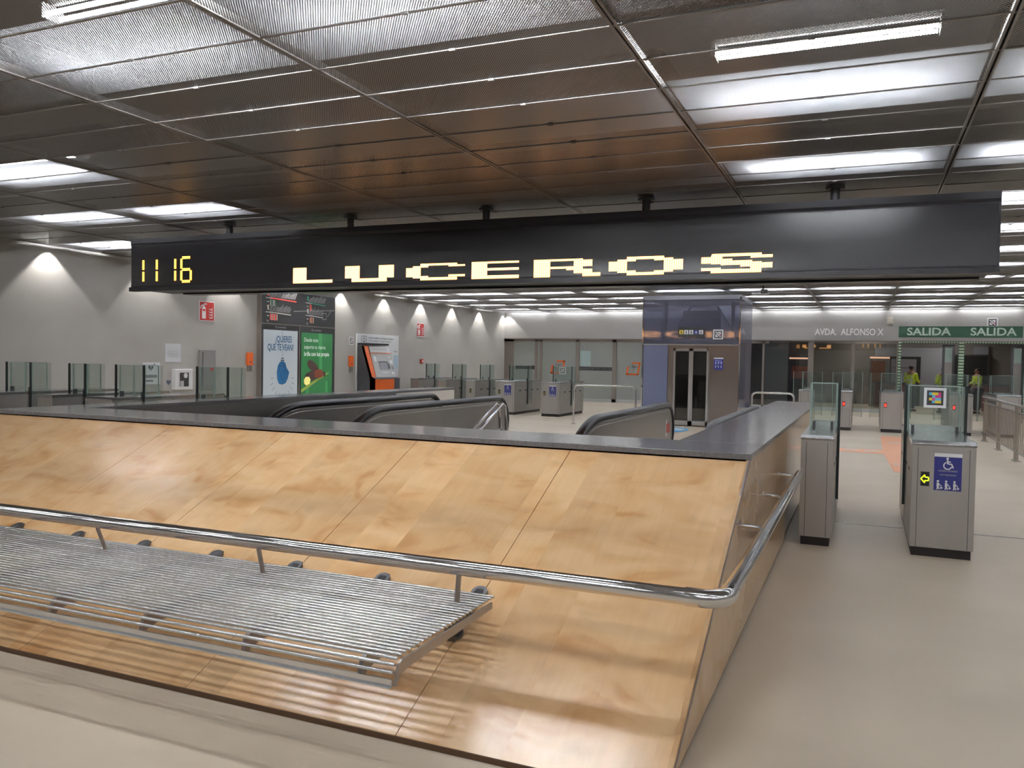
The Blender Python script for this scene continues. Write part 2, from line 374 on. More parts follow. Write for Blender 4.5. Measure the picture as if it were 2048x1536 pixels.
# escalator pit
w = MB()
a, b2, c, d = WELL
w.box(a - 0.15, a, c, d, -5.2, -0.25, M_wall); w.box(b2, b2 + 0.15, c, d, -5.2, -0.25, M_wall)
w.box(a, b2, c - 0.15, c, -5.2, -0.25, M_wall); w.box(a, b2, d, d + 0.15, -5.2, -0.25, M_wall); w.box(a, b2, c, d, -5.3, -5.2, M_floor)
S(w, 'wall_pit')
w = MB()
for x0, x1 in ((0.385 - 0.6, 0.385), (0.86, 2.2)): w.box(x0, x1, 8.72, 8.74, 0.0, 0.004, M_steel_top)
S(w, 'trim_1')

# ceiling: perforated panels + rails
I0, I1 = -4, 7
xs = [X0 + DX * i for i in range(I0, I1 + 1)]
J0, J1 = -20, 47
ys = [Y0 + DY * j for j in range(J0, J1 + 1)]
cx0 = WX + 0.24
c = MB(); c.poly([(cx0, ys[0], CZ), (xs[-1], ys[0], CZ), (xs[-1], ys[-1], CZ), (cx0, ys[-1], CZ)], M_perf); S(c, 'ceiling')
c = MB()
for y in ys:
    c.box(cx0, xs[-1], y - 0.009, y + 0.009, CZ - 0.007, CZ - 0.001, M_rail)
for x in xs[1:]:
    for s in (-1, 1): c.box(x + s * 0.015 - 0.008, x + s * 0.015 + 0.008, ys[0], ys[-1], CZ - 0.009, CZ - 0.001, M_rail)
    c.box(x - 0.007, x + 0.007, ys[0], ys[-1], CZ + 0.0, CZ + 0.06, M_black)
c.box(cx0 - 0.01, cx0 + 0.01, ys[0], ys[-1], CZ - 0.01, CZ + 0.05, M_rail)
S(c, 'trim_2')
c = MB()
for j in range(J0, J1 + 1):
    for i in range(I0, I1):
        xc = X0 + DX * (i + 0.5); y = Y0 + DY * j
        c.box(xc - 0.02, xc + 0.02, y - 0.022, y - 0.008, CZ - 0.018, CZ - 0.004, M_rail)
S(c, 'trim_3')
c = MB()
for j in range(0, J1, 4):
    y = Y0 + DY * j
    for i in range(I0, I1):
        x = X0 + DX * i
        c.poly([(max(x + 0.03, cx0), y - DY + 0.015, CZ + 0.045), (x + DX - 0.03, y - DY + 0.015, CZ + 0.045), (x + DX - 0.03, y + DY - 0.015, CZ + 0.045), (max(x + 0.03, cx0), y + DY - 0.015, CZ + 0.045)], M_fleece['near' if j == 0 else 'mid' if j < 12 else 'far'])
S(c, 'ceiling_diffuser')

# luminaires above the mesh
def luminaire(tm, loc, label, group, baffle=True):
    t = thing('ceiling_light', label, 'ceiling light', loc, 0, group)
    h = MB()
    if baffle: h.prism([(-0.75, -0.14, 0.02), (-0.75, -0.10, 0.10), (-0.75, 0.10, 0.10), (-0.75, 0.14, 0.02), (-0.75, 0.10, 0.085), (-0.75, -0.10, 0.085)], (1.5, 0, 0), M_reflector)
    h.box(-0.74, -0.71, -0.08, 0.08, 0.0, 0.10, M_reflector); h.box(0.71, 0.74, -0.08, 0.08, 0, 0.10, M_reflector); h.box(-0.74, 0.74, -0.015, 0.015, 0.10, 0.14, M_reflector)
    h.build('reflector' if baffle else 'batten', t)
    if baffle:  # added baffles and lid, unseen, block direct view of the tubes
        for s in (-1, 1):
            b = MB(); b.box(-0.982, 0.982, s * 0.539 - 0.004, s * 0.539 + 0.004, -0.154, 0.10, M_baffle); b.build('added_baffle', t)
        b = MB(); b.box(-0.982, 0.982, -0.535, 0.535, 0.10, 0.108, M_baffle); b.build('added_lid', t)
    for s in (-1, 1):
        q = MB(); q.tube([(-0.70, s * 0.05, 0.03), (0.70, s * 0.05, 0.03)], 0.014, tm, n=6, caps=False); q.build('tube', t)
    return t
LZ = CZ + 0.335
ON = {0: (0, 1), 4: (-2, 2, 3, 4), 8: (-3, -2, 2, 3, 4)}
PROTO = {}
for j in range(-12, J1, 4):
    for i in range(I0, I1):
        on = i in ON[j] if j in ON else (j >= 12 or j < 0)
        if j in ON and i >= 5: on = True
        loc = (X0 + DX * (i + 0.5) + (0.17 if i == I0 else 0), Y0 + DY * j, LZ)
        if j < -0: g_, lb = 'unseen lights behind the viewer lit for the foreground', 'unseen twin tube light above the metal mesh ceiling, lit to fill the foreground'  # unseen rows, all lit to brighten the foreground
        elif j == 0: g_, lb = 'lights of the first glowing row', 'twin tube light above the glowing mesh panels at the top left'
        elif j == 4: g_, lb = 'lights of the second glowing row', 'twin tube light above the mesh panels of the bright row at upper right'
        elif j == 8: g_, lb = 'lights of the third glowing row', 'twin tube light above the mesh panels of the bright row just over the display'
        else: g_, lb = 'lights of the far rows', 'twin tube light above the mesh ceiling in the rows beyond the hanging display'
        if not on: g_, lb = 'unlit lights above the dark panels', 'unlit twin tube light above the dark mesh panels over the display'
        if j == 4 and i == 2: g_, lb = None, 'light whose two bare tubes show through the mesh at upper right'
        if j == 0 and i == 0: g_, lb = None, 'light whose tubes show through the mesh at the top left corner'
        key = 'dim' if (on and j < 0) else 'key' if (on and j == 0) else 'bare' if (on and j == 4 and i == 2) else 'far' if (on and j >= 12) else 'on' if on else 'off'
        lz = loc[2] if key in ('dim', 'key', 'bare') else CZ + 0.16
        loc = (loc[0], loc[1], lz)
        tm = {'dim': M_tubedim, 'key': M_tubekey, 'bare': M_tube, 'on': M_tube, 'far': M_tubefar, 'off': M_tubeoff}[key]
        if key not in PROTO: o = PROTO[key] = luminaire(tm, loc, lb, g_, key in ('on', 'off', 'far'))
        else: o = dup(PROTO[key], loc, lb, g_)
        if g_ is None and 'group' in o: del o['group']

# wall washers in the slot between ceiling and left wall
for k in range(-6, 10):
    y = 10.07 + 2.193 * k
    ld = bpy.data.lights.new('wall_washer_lamp', 'SPOT'); ld.energy = WASH_POWER; ld.spot_size = math.radians(88); ld.spot_blend = 0.22; ld.shadow_soft_size = 0.03; ld.color = (1.0, 0.97, 0.92)
    t = thing('wall_washer', 'small downlight in the slot between mesh ceiling and left wall', 'downlight', (WX + 0.17, y, CZ + 0.06), 0, 'downlights along the left wall')
    q = MB(); q.tube([(0, 0, 0.02), (0, 0, 0.12)], 0.04, M_charcoal, n=12); q.build('housing', t)
    lo = bpy.data.objects.new('lamp', ld); COL.objects.link(lo); lo.parent = t; lo.location = (0, 0, 0)

# light slot lamps above the header at the far wall
for i in range(I0, I1):
    t = thing('slot_light', 'batten light in the slot above the far header', 'ceiling light', (X0 + DX * (i + 0.5), FY - 0.17, CZ + 0.10), 0, 'batten lights over the far header')
    q = MB(); q.box(-0.9, 0.9, -0.05, 0.17, 0.03, 0.07, M_reflector); q.build('batten', t)
    q = MB(); q.tube([(-0.86, 0, 0), (0.86, 0, 0)], 0.014, M_tubeslot, n=6, caps=False); q.build('tube', t)

# ------------------------------------------------------------------ far partition
sf = FY / 29.3
def fx(x): return x * sf
def fz(z): return 1.56 + (z - 1.56) * sf
w = MB(); w.box(WX, RX, FY, FY + 0.25, 2.395, CZ + 0.35, M_header); w.box(WX, RX, FY - 0.03, FY + 0.02, 2.37, 2.41, M_frame)
S(w, 'wall_far')
fr = MB()
def post(x0, x1, z1=2.40): fr.box(fx(x0), fx(x1), FY + 0.02, FY + 0.12, 0, z1, M_frame)
for x0, x1 in ((-12.9, -12.5), (-11.62, -11.5), (-11.42, -11.32), (-9.97, -9.83), (-8.54, -8.38), (-7.42, -7.30), (-5.9, -5.78), (-4.4, -4.3), (-3.22, -3.15), (-1.74, -1.56), (-0.41, -0.29), (0.96, 1.0), (4.5, 4.6), (6.2, 6.3)):
    post(x0, x1)
fr.box(WX, fx(-3.0), FY + 0.02, FY + 0.10, 2.28, 2.40, M_frame)
fr.box(WX, fx(1.0), FY + 0.02, FY + 0.10, 0, 0.12, M_greyl)
fr.box(fx(1.0), fx(4.6), FY + 0.0, FY + 0.14, 2.34, 2.40, M_grey)
S(fr, 'trim_4')
def pane(x0, x1, m, name, z0=0.12, z1=2.30):
    q = MB(); q.box(fx(x0), fx(x1), FY + 0.05, FY + 0.065, z0, z1, m); return q, name
k = 1
for x0, x1 in ((-12.5, -11.62), (-11.32, -9.97), (-9.83, -8.54), (-8.38, -7.42), (-7.30, -5.9), (-5.78, -4.4), (-11.5, -11.42)):
    q, nm = pane(x0, x1, M_frost, 'window_%d' % k); 
    S(q, nm); k += 1
for x0, x1 in ((-4.3, -3.22), (-3.15, -1.74), (-1.56, -0.41), (-0.29, 0.96), (4.6, 6.2)):
    q, nm = pane(x0, x1, M_glass2, 'window_%d' % k); S(q, nm); k += 1
# grey curtain wall sections behind the clear panes
w = MB(); w.box(fx(-3.9), fx(-3.2), FY + 1.2, FY + 1.3, 0, 3.0, M_hall); w.box(fx(-3.15), fx(-2.4), FY + 0.3, FY + 0.4, 0, 3.0, M_hallblue); S(w, 'wall_hall_pillar')
w = MB(); w.box(fx(-13), fx(-3.9), FY + 2.4, FY + 2.5, 0, 3.0, M_hall); w.box(fx(-3.9), fx(-3.8), FY + 0.2, FY + 2.5, 0, 3.0, M_hall); S(w, 'wall_office')
# writing on the header
def board(name, label, cat, loc, rz=0.0, group=None): return thing(name, label, cat, loc, rz, group)
yf = -0.012
t = board('exit_sign', 'long green exit sign with SALIDA twice above the doorways', 'sign', (fx(1.0), FY, 0))
q = MB(); q.box(0, fx(3.44), -0.02, 0, fz(2.50), fz(2.85), M_green); q.build('panel', t)
q = MB(); q.text('SALIDA', fx(0.24), fz(2.57), 0.24, -0.024, M_gletter, width=fx(1.25), bold=0.022); q.build('lettering', t); q = MB(); q.text('SALIDA', fx(2.03), fz(2.57), 0.24, -0.024, M_gletter, width=fx(1.25), bold=0.022); q.build('lettering', t)
q = MB((fx(-1.54), FY, fz(2.55))); q.text('AVDA.  ALFONSO X', fx(-1.54), fz(2.56), 0.22, FY - 0.02, M_silver, width=fx(2.09), bold=0.012, t=0.01)
o = q.build('street_lettering'); o['label'] = 'silver letters AVDA. ALFONSO X on the header above the glass doors'; o['category'] = 'lettering'
# hazard edged door frames of the two exits
hz = mat('hazard_green', (0.05, 0.12, 0.07), 0.5); hw = mat('hazard_pale', (0.50, 0.56, 0.42), 0.5)
t = board('exit_door_frame', 'door frame edged with green and white dashes under the exit sign', 'door frame', (fx(1.0), FY, 0))
for x, wd in ((0.0, 0.09), (1.72, 0.16), (3.5, 0.12)):
    q = MB(); q.box(fx(x), fx(x) + wd, -0.03, 0.10, 0, 2.36, hz)
    for z in range(0, 25): q.rect(fx(x) + 0.005, fx(x) + wd - 0.005, 0.04 + z * 0.095, 0.085 + z * 0.095, -0.033, hw)
    q.build('jamb', t)
q = MB(); q.box(0, fx(3.6), -0.03, 0.02, 2.335, 2.395, hz)
for k_ in range(46): q.rect(0.02 + k_ * 0.08, 0.06 + k_ * 0.08, 2.345, 2.385, -0.033, hw)
q.build('lintel', t)
for x in (1.28, 3.17):
    q = MB(); q.box(fx(x), fx(x) + 0.36, 0.15, 0.20, 0.05, 2.3, M_charcoal); q.box(fx(x) + 0.07, fx(x) + 0.29, 0.135, 0.15, 0.15, 2.2, M_hall); q.rect(fx(x) + 0.08, fx(x) + 0.28, 1.72, 2.18, 0.13, M_glassedge); q.build('door_leaf', t)

def tagsign(name, label, x, y, z, s, rz=0.0, colour=True):
    t = thing(name, label, 'sign', (x, y, z), rz)
    q = MB(); q.box(-s / 2, s / 2, -0.01, 0, -s / 2, s / 2, M_white); q.rect(-s * .37, s * .37, -s * .37, s * .37, -0.012, M_charcoal); q.build('plate', t)
    q = MB(); g_ = s * 0.27; cs = [M_cyan, M_yellow, M_yellow, M_magenta, M_charcoal, M_cyan, M_magenta, M_magenta, M_yellow, M_magenta, M_cyan, M_cyan, M_charcoal, M_cyan, M_yellow, M_yellow] if colour else [M_white, M_grey, M_white, M_white, M_charcoal, M_white, M_grey, M_white, M_white, M_grey, M_white, M_magenta, M_white, M_white, M_charcoal, M_white]
    for a in range(4):
        for b in range(4): q.rect(-g_ + a * g_ / 2, -g_ + (a + 1) * g_ / 2, g_ - (b + 1) * g_ / 2, g_ - b * g_ / 2, -0.014, cs[b * 4 + a])
    q.build('code_blocks', t)
    return t
tagsign('tag_sign', 'small white framed colour tag above the green exit sign', fx(3.62), FY - 0.005, fz(2.97), 0.30, colour=False)
t = thing('junction_box', 'small white box on the header between street lettering and exit sign', 'box', (fx(0.73), FY, fz(3.03)))
q = MB(); q.box(-0.09, 0.09, -0.08, 0, -0.12, 0.12, M_cream); q.build('housing', t, bevel=0.01); q = MB(); q.rect(-0.06, 0.06, -0.10, -0.07, -0.083, M_greyl); q.build('cover', t)
# things on the frosted panes
for x0, x1, lb in ((-11.75, -11.50 - 0.02, 'black strip sign on the second door of the far glass partition'), (-12.42, -11.72, 'dark band sticker on the first pane of the far partition'), (-9.82, -8.55, 'long black band sticker with small white writing on frosted pane')):
    t = board('band_sticker', lb, 'sticker', (fx(x0), FY + 0.045, 0))
    q = MB(); q.rect(0, fx(x1 - x0), fz(1.20), fz(1.335), 0, M_black, 0.003); q.build('band', t)
    q = MB(); q.text('- - - - - -', 0.03, fz(1.255), 0.04, -0.003, M_txtg, width=fx(x1 - x0) - 0.06, bold=0.01); q.build('writing', t)
t = board('window_poster', 'pale blue paper poster on frosted pane beside the lift', 'poster', (fx(-9.80), FY + 0.045, 0))
q = MB(); q.rect(0, fx(0.42), fz(1.36), fz(1.93), 0, mat('poster_paleblue', (0.36, 0.46, 0.46), 0.5), 0.003); q.build('sheet', t)
q = MB(); q.text('- - -', 0.05, fz(1.7), 0.05, -0.003, M_txtg, width=0.3); q.build('writing', t)
def ringlogo(x, z, s, lb):
    t = board('window_logo', lb, 'logo', (x, FY + 0.045, z))
    q = MB(); k_ = 0.16
    def P(u, v): return (u * s + v * s * k_, v * s)
    for a, b in (((-.5, .12), (-.5, -.5)), ((-.5, -.5), (.5, -.5)), ((.5, -.5), (.5, .5)), ((.5, .5), (-.12, .5))):
        A, B = P(*a), P(*b); ex = 0.07 * s; L = math.hypot(B[0] - A[0], B[1] - A[1]); dx, dz = (B[0] - A[0]) / L * ex, (B[1] - A[1]) / L * ex
        q.line(A[0] - dx, A[1] - dz, B[0] + dx, B[1] + dz, 0.15 * s, 0, M_orange)
    q.build('orange_ring', t)
    q = MB(); q.line(*P(-.25, .22), *P(.3, .22), .15 * s, -0.002, M_grey); q.line(*P(.02, .22), *P(-.03, -.3), .2 * s, -0.002, M_grey); q.build('grey_letter', t)
ringlogo(fx(-7.75), fz(1.30), 0.42, 'orange and grey open square logo on pane left of the lift')
ringlogo(fx(-10.68), fz(1.30), 0.46, 'orange and grey open square logo partly behind a small tag sign')
tagsign('tag_sign', 'small black and white tag sign beside the orange logo', fx(-10.48), FY + 0.04, fz(1.17), 0.27, colour=False)

# hall beyond: cladding, doorways
t = thing('hall_cladding', 'blue grey cladding wall with a black door frame behind the exits', 'wall cladding', (1.0, HY - 0.35, 0))
q = MB(); q.box(-0.6, 1.9, 0.0, 0.3, 0, 2.30, M_hallblue); q.build('panel', t)
q = MB()
q.box(-0.2, 1.05, -0.03, 0.0, 0, 1.95, M_black); q.build('door_frame', t)
q = MB(); q.box(0.0, 0.9, -0.04, -0.03, 0, 1.85, mat('grey_leaf', (0.20, 0.19, 0.22), 0.5)); q.rect(0.0, 0.9, 1.5, 1.52, -0.045, M_charcoal); q.build('door_leaf', t)
q = MB(); q.text('horario de atencion al cliente', 0.1, 2.17, 0.05, -0.004, M_txtg, width=1.6); q.build('lettering', t)
t2 = thing('upper_panel', 'pale blue grey panel above the black opening behind the right exit', 'wall panel', (4.4, HY, 0)); q = MB(); q.box(-0.5, 0.0, -0.15, 0.0, 2.07, 2.40, M_hallblue); q.build('panel', t2); q = MB(); q.box(-0.53, 0.03, -0.17, -0.15, 2.38, 2.42, M_grey); q.build('trim', t2)  # plain panel in the cladding colour
t = thing('dark_doorway', 'large opening in the hall wall behind the right exit, its darkness painted black', 'doorway', (3.9, HY - 0.3, 0))
q = MB(); q.box(-1.15, 0.45, 0, 0.25, 0, 2.0, M_dark); q.build('opening', t); q = MB(); q.box(-1.22, -1.15, -0.02, 0.25, 0, 2.06, M_charcoal); q.box(0.45, 0.52, -0.02, 0.25, 0, 2.06, M_charcoal); q.box(-1.15, 0.45, -0.02, 0.25, 2.0, 2.06, M_charcoal); q.build('frame', t)  # solid black block paints the dark of the opening
for x, lb in ((3.95, 'dark red counter beyond the right exit'), (0.4, 'dark red counter beyond the glass doors by the left exit')):
    t = thing('hall_counter', lb, 'counter', (x, 33.6, 0))
    q = MB(); q.box(0, 1.3, 0, 0.5, 0.0, 0.92, M_seat); q.build('body', t); q = MB(); q.box(-0.02, 1.32, -0.02, 0.52, 0.92, 0.96, M_charcoal); q.build('worktop', t)
t = thing('advert_column', 'orange and grey vending unit seen behind the middle glass pane', 'vending machine', (0.55, 34.6, 0))
q = MB(); q.box(-0.35, 0.35, 0, 0.6, 0, 1.95, M_grey); q.build('body', t, bevel=0.02)
q = MB(); q.box(-0.30, 0.2, -0.02, 0, 0.9, 1.75, mat('dull_orange', (0.30, 0.10, 0.04), 0.5)); q.build('front_panel', t); q = MB(); q.box(-0.35, 0.35, -0.05, 0, 1.85, 1.91, mat('warm_light', (0.8, 0.5, 0.35), 0.5, emit=(1, 0.6, 0.42), estr=0.8)); q.build('light_strip', t)
t = thing('vending_machine', 'dark machine with pale light strip behind the glass right of the lift', 'vending machine', (-2.35, 34.6, 0))
q = MB(); q.box(-0.5, 0.5, 0, 0.6, 0, 1.95, M_charcoal); q.build('body', t, bevel=0.02)
q = MB(); q.box(-0.3, 0.3, -0.02, 0, 1.0, 1.5, M_beetle); q.build('front_panel', t); q = MB(); q.box(-0.4, 0.4, -0.05, 0, 1.78, 1.84, MATS['warm_light']); q.build('light_strip', t)
# unseen ceiling lamps added to light the hall
for x, y in ((-1.5, 33.0), (2.4, 32.2), (3.0, 35.0), (0.0, 35.4)):
    t = thing('hall_fill_light', 'square light added on the ceiling to light the hall beyond the partition', 'ceiling light', (x, y, 2.99), 0, 'added lights of the hall beyond the partition')
    q = MB(); q.box(-0.32, 0.32, -0.32, 0.32, 0.0, 0.01, M_reflector); q.build('frame', t)
    q = MB(); q.poly([(-0.28, -0.28, -0.003), (-0.28, 0.28, -0.003), (0.28, 0.28, -0.003), (0.28, -0.28, -0.003)], mat('hall_fill_glow', (0.8, 0.8, 0.8), 0.5, emit=(1, 0.95, 0.88), estr=14.0)); q.build('diffuser', t)

# ------------------------------------------------------------------ people
def skin(name, parent, pts, edges, m, sub=2, root=0):
    me = bpy.data.meshes.new(name); me.from_pydata([p[0] for p in pts], edges, []); o = bpy.data.objects.new(name, me); COL.objects.link(o); o.parent = parent
    me.materials.append(m)
    sk = o.modifiers.new('skin', 'SKIN'); sk.use_smooth_shade = True
    for i, p in enumerate(pts):
        r = p[1] if isinstance(p[1], tuple) else (p[1], p[1]); me.skin_vertices[0].data[i].radius = r
        me.skin_vertices[0].data[i].use_root = (i == root)
    s = o.modifiers.new('sub', 'SUBSURF'); s.levels = sub; s.render_levels = sub
    return o
def person(label, loc, rz, h=1.68, arms=(0.1, 0.1)):
    t = thing('person', label, 'person', loc, rz); k = h / 1.72
    def V(x, y, z): return (x * k, y * k, z * k)
    P = [(V(0, 0, .95), (.15, .11)), (V(0, 0, 1.12), (.135, .10)), (V(0, .01, 1.32), (.165, .115)), (V(0, .01, 1.42), (.11, .085)), (V(0, 0, 1.50), .055), (V(0, -.01, 1.56), .06), (V(0, -.015, 1.62), (.075, .09)), (V(0, 0, 1.69), (.06, .075))]
    E = [(i, i + 1) for i in range(7)]
    for s, fwd in ((-1, arms[0]), (1, arms[1])):
        b = len(P); P += [(V(s * .17, 0, 1.40), .06), (V(s * .23, -.02, 1.14), .048), (V(s * .22, -.02 - fwd * 1.6, .98 + fwd * .8), .038), (V(s * .20, -.03 - fwd * 1.9, .90 + fwd), (.042, .022))]
        E += [(3, b), (b, b + 1), (b + 1, b + 2), (b + 2, b + 3)]
        for q_ in range(4):
            c_ = len(P); P += [(V(s * .20 + (q_ - 1.5) * .018, -.045 - fwd * 2.1, .84 + fwd), .010), (V(s * .20 + (q_ - 1.5) * .019, -.055 - fwd * 2.2, .795 + fwd + .006 * (q_ == 1)), .009)]
            E += [(b + 3, c_), (c_, c_ + 1)]
        c_ = len(P); P += [(V(s * .165, -.06 - fwd * 2.0, .88 + fwd), .011)]; E += [(b + 3, c_)]
        b = len(P); P += [(V(s * .09, 0, .90), .09), (V(s * .10, -.01, .50), .062), (V(s * .10, .02, .10), .042), (V(s * .10, -.10, .035), (.045, .03))]
        E += [(0, b), (b, b + 1), (b + 1, b + 2), (b + 2, b + 3)]
    skin('body', t, P, E, M_skin, 1)
    Q = [(V(0, 0, .93), (.175, .135)), (V(0, 0, 1.12), (.165, .125)), (V(0, .01, 1.32), (.19, .135)), (V(0, .01, 1.43), (.12, .10))]; QE = [(0, 1), (1, 2), (2, 3)]
    for s, fwd in ((-1, arms[0]), (1, arms[1])):
        b = len(Q); Q += [(V(s * .17, 0, 1.39), .078), (V(s * .23, -.02, 1.16), .064), (V(s * .225, -.02 - fwd * 1.2, 1.03 + fwd * .6), .055)]; QE += [(3, b), (b, b + 1), (b + 1, b + 2)]
    skin('hi_vis_jacket', t, Q, QE, M_vest, 1)
    q = MB()
    for z in (1.02, 1.16): q.tube([V(0, .0, z - .02), V(0, .0, z + .02)], .188 * k, M_vestband, n=20, flat=0.80, caps=False)
    q.build('reflective_band', t)
    R = [(V(0, 0, .93), (.165, .125))]; RE = []
    for s in (-1, 1):
        b = len(R); R += [(V(s * .095, 0, .86), .11), (V(s * .10, -.01, .50), .085), (V(s * .10, .015, .09), .065)]; RE += [(0, b), (b, b + 1), (b + 1, b + 2)]
    skin('trousers', t, R, RE, M_trouser, 1)
    H = [(V(0, .02, 1.57), (.07, .06)), (V(0, .02, 1.65), (.088, .095)), (V(0, .015, 1.70), (.075, .085))]; skin('hair', t, H, [(0, 1), (1, 2)], M_hair, 2)
    fce = MB()
    for s in (-1, 1):
        fce.tube([V(s * .03, -.098, 1.625), V(s * .03, -.106, 1.625)], .010 * k, M_black, n=8); fce.tube([V(s * .083, 0, 1.60), V(s * .092, 0, 1.63)], .017 * k, M_skin, n=8)
    fce.tube([V(0, -.095, 1.62), V(0, -.118, 1.59)], .012 * k, M_skin, n=8); fce.tube([V(-.025, -.098, 1.56), V(.025, -.098, 1.56)], .007 * k, M_red, n=8)
    fce.build('face_features', t)
    for s in (-1, 1):
        q = MB(); q.tube([V(s * .10, .06, .04), V(s * .10, -.17, .035)], .05 * k, M_black, n=10, flat=0.75); q.build('shoe', t)
    return t
person('person in yellow hi-vis jacket beyond the left exit, turned towards the black door', (1.52, 31.8, 0), 2.6, 1.60, (0.12, 0.05))
person('person in yellow hi-vis jacket standing with back to us before the blue grey wall', (2.50, 31.6, 0), PI + 0.3, 1.56, (0.05, 0.1))
person('person in hi-vis jacket at the far right by the dark red counter', (3.55, 31.9, 0), -1.2, 1.55, (0.12, 0.12))

# ------------------------------------------------------------------ lift
LY = 20.2
t = thing('lift', 'glass lift shaft with steel double doors behind the escalators', 'lift', (-3.93, LY, 0))
off = (-3.93, LY, 0)
q = MB(off); ML = mat('lift_steel', (0.24, 0.205, 0.185), 0.28, 0.85); q.box(-3.44, -2.74, LY, LY + 0.06, 0, 1.985, ML); q.box(-4.46, -4.33, LY, LY + 0.06, 0, 1.985, ML); q.box(-4.33, -3.44, LY, LY + 0.06, 1.91, 1.985, ML); q.box(-3.47, -3.44, LY - 0.01, LY + 0.06, 0, 1.95, M_steel_top); q.build('steel_front', t)
for x0, x1 in ((-4.33, -3.90), (-3.895, -3.47)):
    q = MB(off); q.box(x0, x0 + 0.05, LY + 0.02, LY + 0.05, 0.02, 1.91, M_steel); q.box(x1 - 0.05, x1, LY + 0.02, LY + 0.05, 0.02, 1.91, M_steel); q.box(x0, x1, LY + 0.02, LY + 0.05, 0.02, 0.13, M_steel); q.box(x0, x1, LY + 0.02, LY + 0.05, 1.84, 1.91, M_steel)
    dr = q.build('door', t); q = MB(off); q.box(x0 + 0.05, x1 - 0.05, LY + 0.03, LY + 0.04, 0.13, 1.84, M_glass2); q.build('door_glass', dr)
q = MB(off); q.box(-5.08, -4.47, LY, LY + 0.02, 0.0, 1.985, M_bluesteel); q.build('side_panel', t)
q = MB(off); q.box(-5.12, -2.74, LY, LY + 0.015, 2.0, 3.10, M_glass3); q.build('upper_glass', t)
q = MB(off); q.box(-2.745, -2.73, LY + 0.02, LY + 2.1, 0.0, 3.10, M_glass3); q.build('right_glass', t)
q = MB(off); q.box(-5.12, -5.105, LY + 0.02, LY + 2.1, 0.0, 3.10, M_glass3); q.build('left_glass', t)
q = MB(off); q.box(-5.12, -2.74, LY + 2.1, LY + 2.12, 0.0, 3.10, M_glass3); q.build('rear_glass', t)
q = MB(off)
for x in (-5.12, -2.76): q.box(x, x + 0.03, LY - 0.01, LY + 0.02, 0, 3.15, M_chrome); q.box(x, x + 0.03, LY + 2.1, LY + 2.13, 0, 3.15, M_chrome)
q.box(-5.12, -2.73, LY - 0.01, LY + 2.13, 3.10, 3.20, mat('shaft_cap', (0.30, 0.31, 0.36), 0.35, 0.4)); q.box(-5.12, -2.73, LY - 0.01, LY + 0.02, 1.985, 2.01, M_steel); q.build('frame', t)
q = MB(off); q.box(-4.9, -3.0, LY + 0.3, LY + 1.9, 2.05, 2.12, M_grey)
for x in (-4.8, -3.1): q.box(x, x + 0.08, LY + 1.0, LY + 1.08, 0, 3.1, M_grey)
q.line(-4.9, 2.1, -4.3, 3.05, 0.06, LY + 1.95, M_grey); q.line(-3.0, 2.1, -3.6, 3.05, 0.06, LY + 1.95, M_grey); q.box(-4.5, -3.5, LY + 1.9, LY + 1.93, 2.2, 2.95, M_greyl); q.build('shaft_structure', t)
q = MB(off); q.box(-4.5, -3.3, LY + 0.12, LY + 1.6, 0.02, 0.06, M_charcoal); q.box(-4.6, -3.2, LY + 1.6, LY + 1.65, 0, 1.95, M_charcoal); q.box(-4.62, -4.57, LY + 0.12, LY + 1.6, 0, 1.95, M_charcoal); q.box(-3.2, -3.15, LY + 0.12, LY + 1.6, 0, 1.95, M_charcoal); q.rect(-3.72, -3.58, 1.15, 1.84, LY + 1.59, M_greyl); q.rect(-3.68, -3.60, 0.98, 1.03, LY + 1.58, M_ledgreen); q.build('cabin', t)
t = thing('pictogram_sign', 'black strip sign with five small pictograms above the lift doors', 'sign', (-4.22, LY - 0.015, 2.365 - 0.18))
q = MB(); q.box(0, 0.63, -0.01, 0, 0, 0.24, M_black); q.build('panel', t)
for k_, mm_ in enumerate((M_yellow, M_white, M_white, M_navy, M_white)):
    q = MB(); x = 0.03 + k_ * 0.12; q.rect(x, x + 0.10, 0.07, 0.17, -0.012, mm_); q.disc(x + 0.05, 0.14, 0.012, -0.014, M_black if k_ != 3 else M_white, 10); q.rect(x + 0.035, x + 0.065, 0.085, 0.125, -0.014, M_black if k_ != 3 else M_white); q.build('pictogram', t)
tagsign('tag_sign', 'white framed tag sign above the right side of the lift doors', -3.255, LY - 0.012, 2.25, 0.24, colour=False)
t = thing('lift_notice', 'small blue notice with white figures on the steel panel beside the lift doors', 'sign', (-3.22, LY - .006, 1.40))
q = MB(); q.box(-0.12, 0.10, -0.006, 0, 0, 0.29, M_navy); q.rect(-0.12, 0.10, 0.26, 0.29, -0.008, M_white)
for a in range(3):
    for b in (0.05, 0.14): q.disc(-0.075 + a * 0.065, b + 0.045, 0.012, -0.009, M_white, 8); q.rect(-0.087 + a * 0.065, -0.063 + a * 0.065, b, b + 0.03, -0.009, M_white)
q.build('plate', t)
q = MB(); q.text('ascensor', -0.09, 0.215, 0.022, -0.008, M_white, width=0.16); q.build('writing', t)
t = thing('security_camera', 'small black camera on a white bracket under the ceiling right of the lift', 'camera', (-2.32, 20.0, CZ - 0.05))
q = MB(); q.tube([(0.1, 0, 0.05), (0.1, 0, -0.08)], 0.02, M_charcoal, n=10); q.build('stem', t)
q = MB(); q.box(-0.15, 0.25, -0.03, 0.03, -0.16, -0.12, M_greyl); q.build('bracket', t, bevel=0.01); q = MB(); q.tube([(0.06, -0.06, -0.09), (0.20, -0.02, -0.09)], 0.05, M_black, n=14); q.build('housing', t)

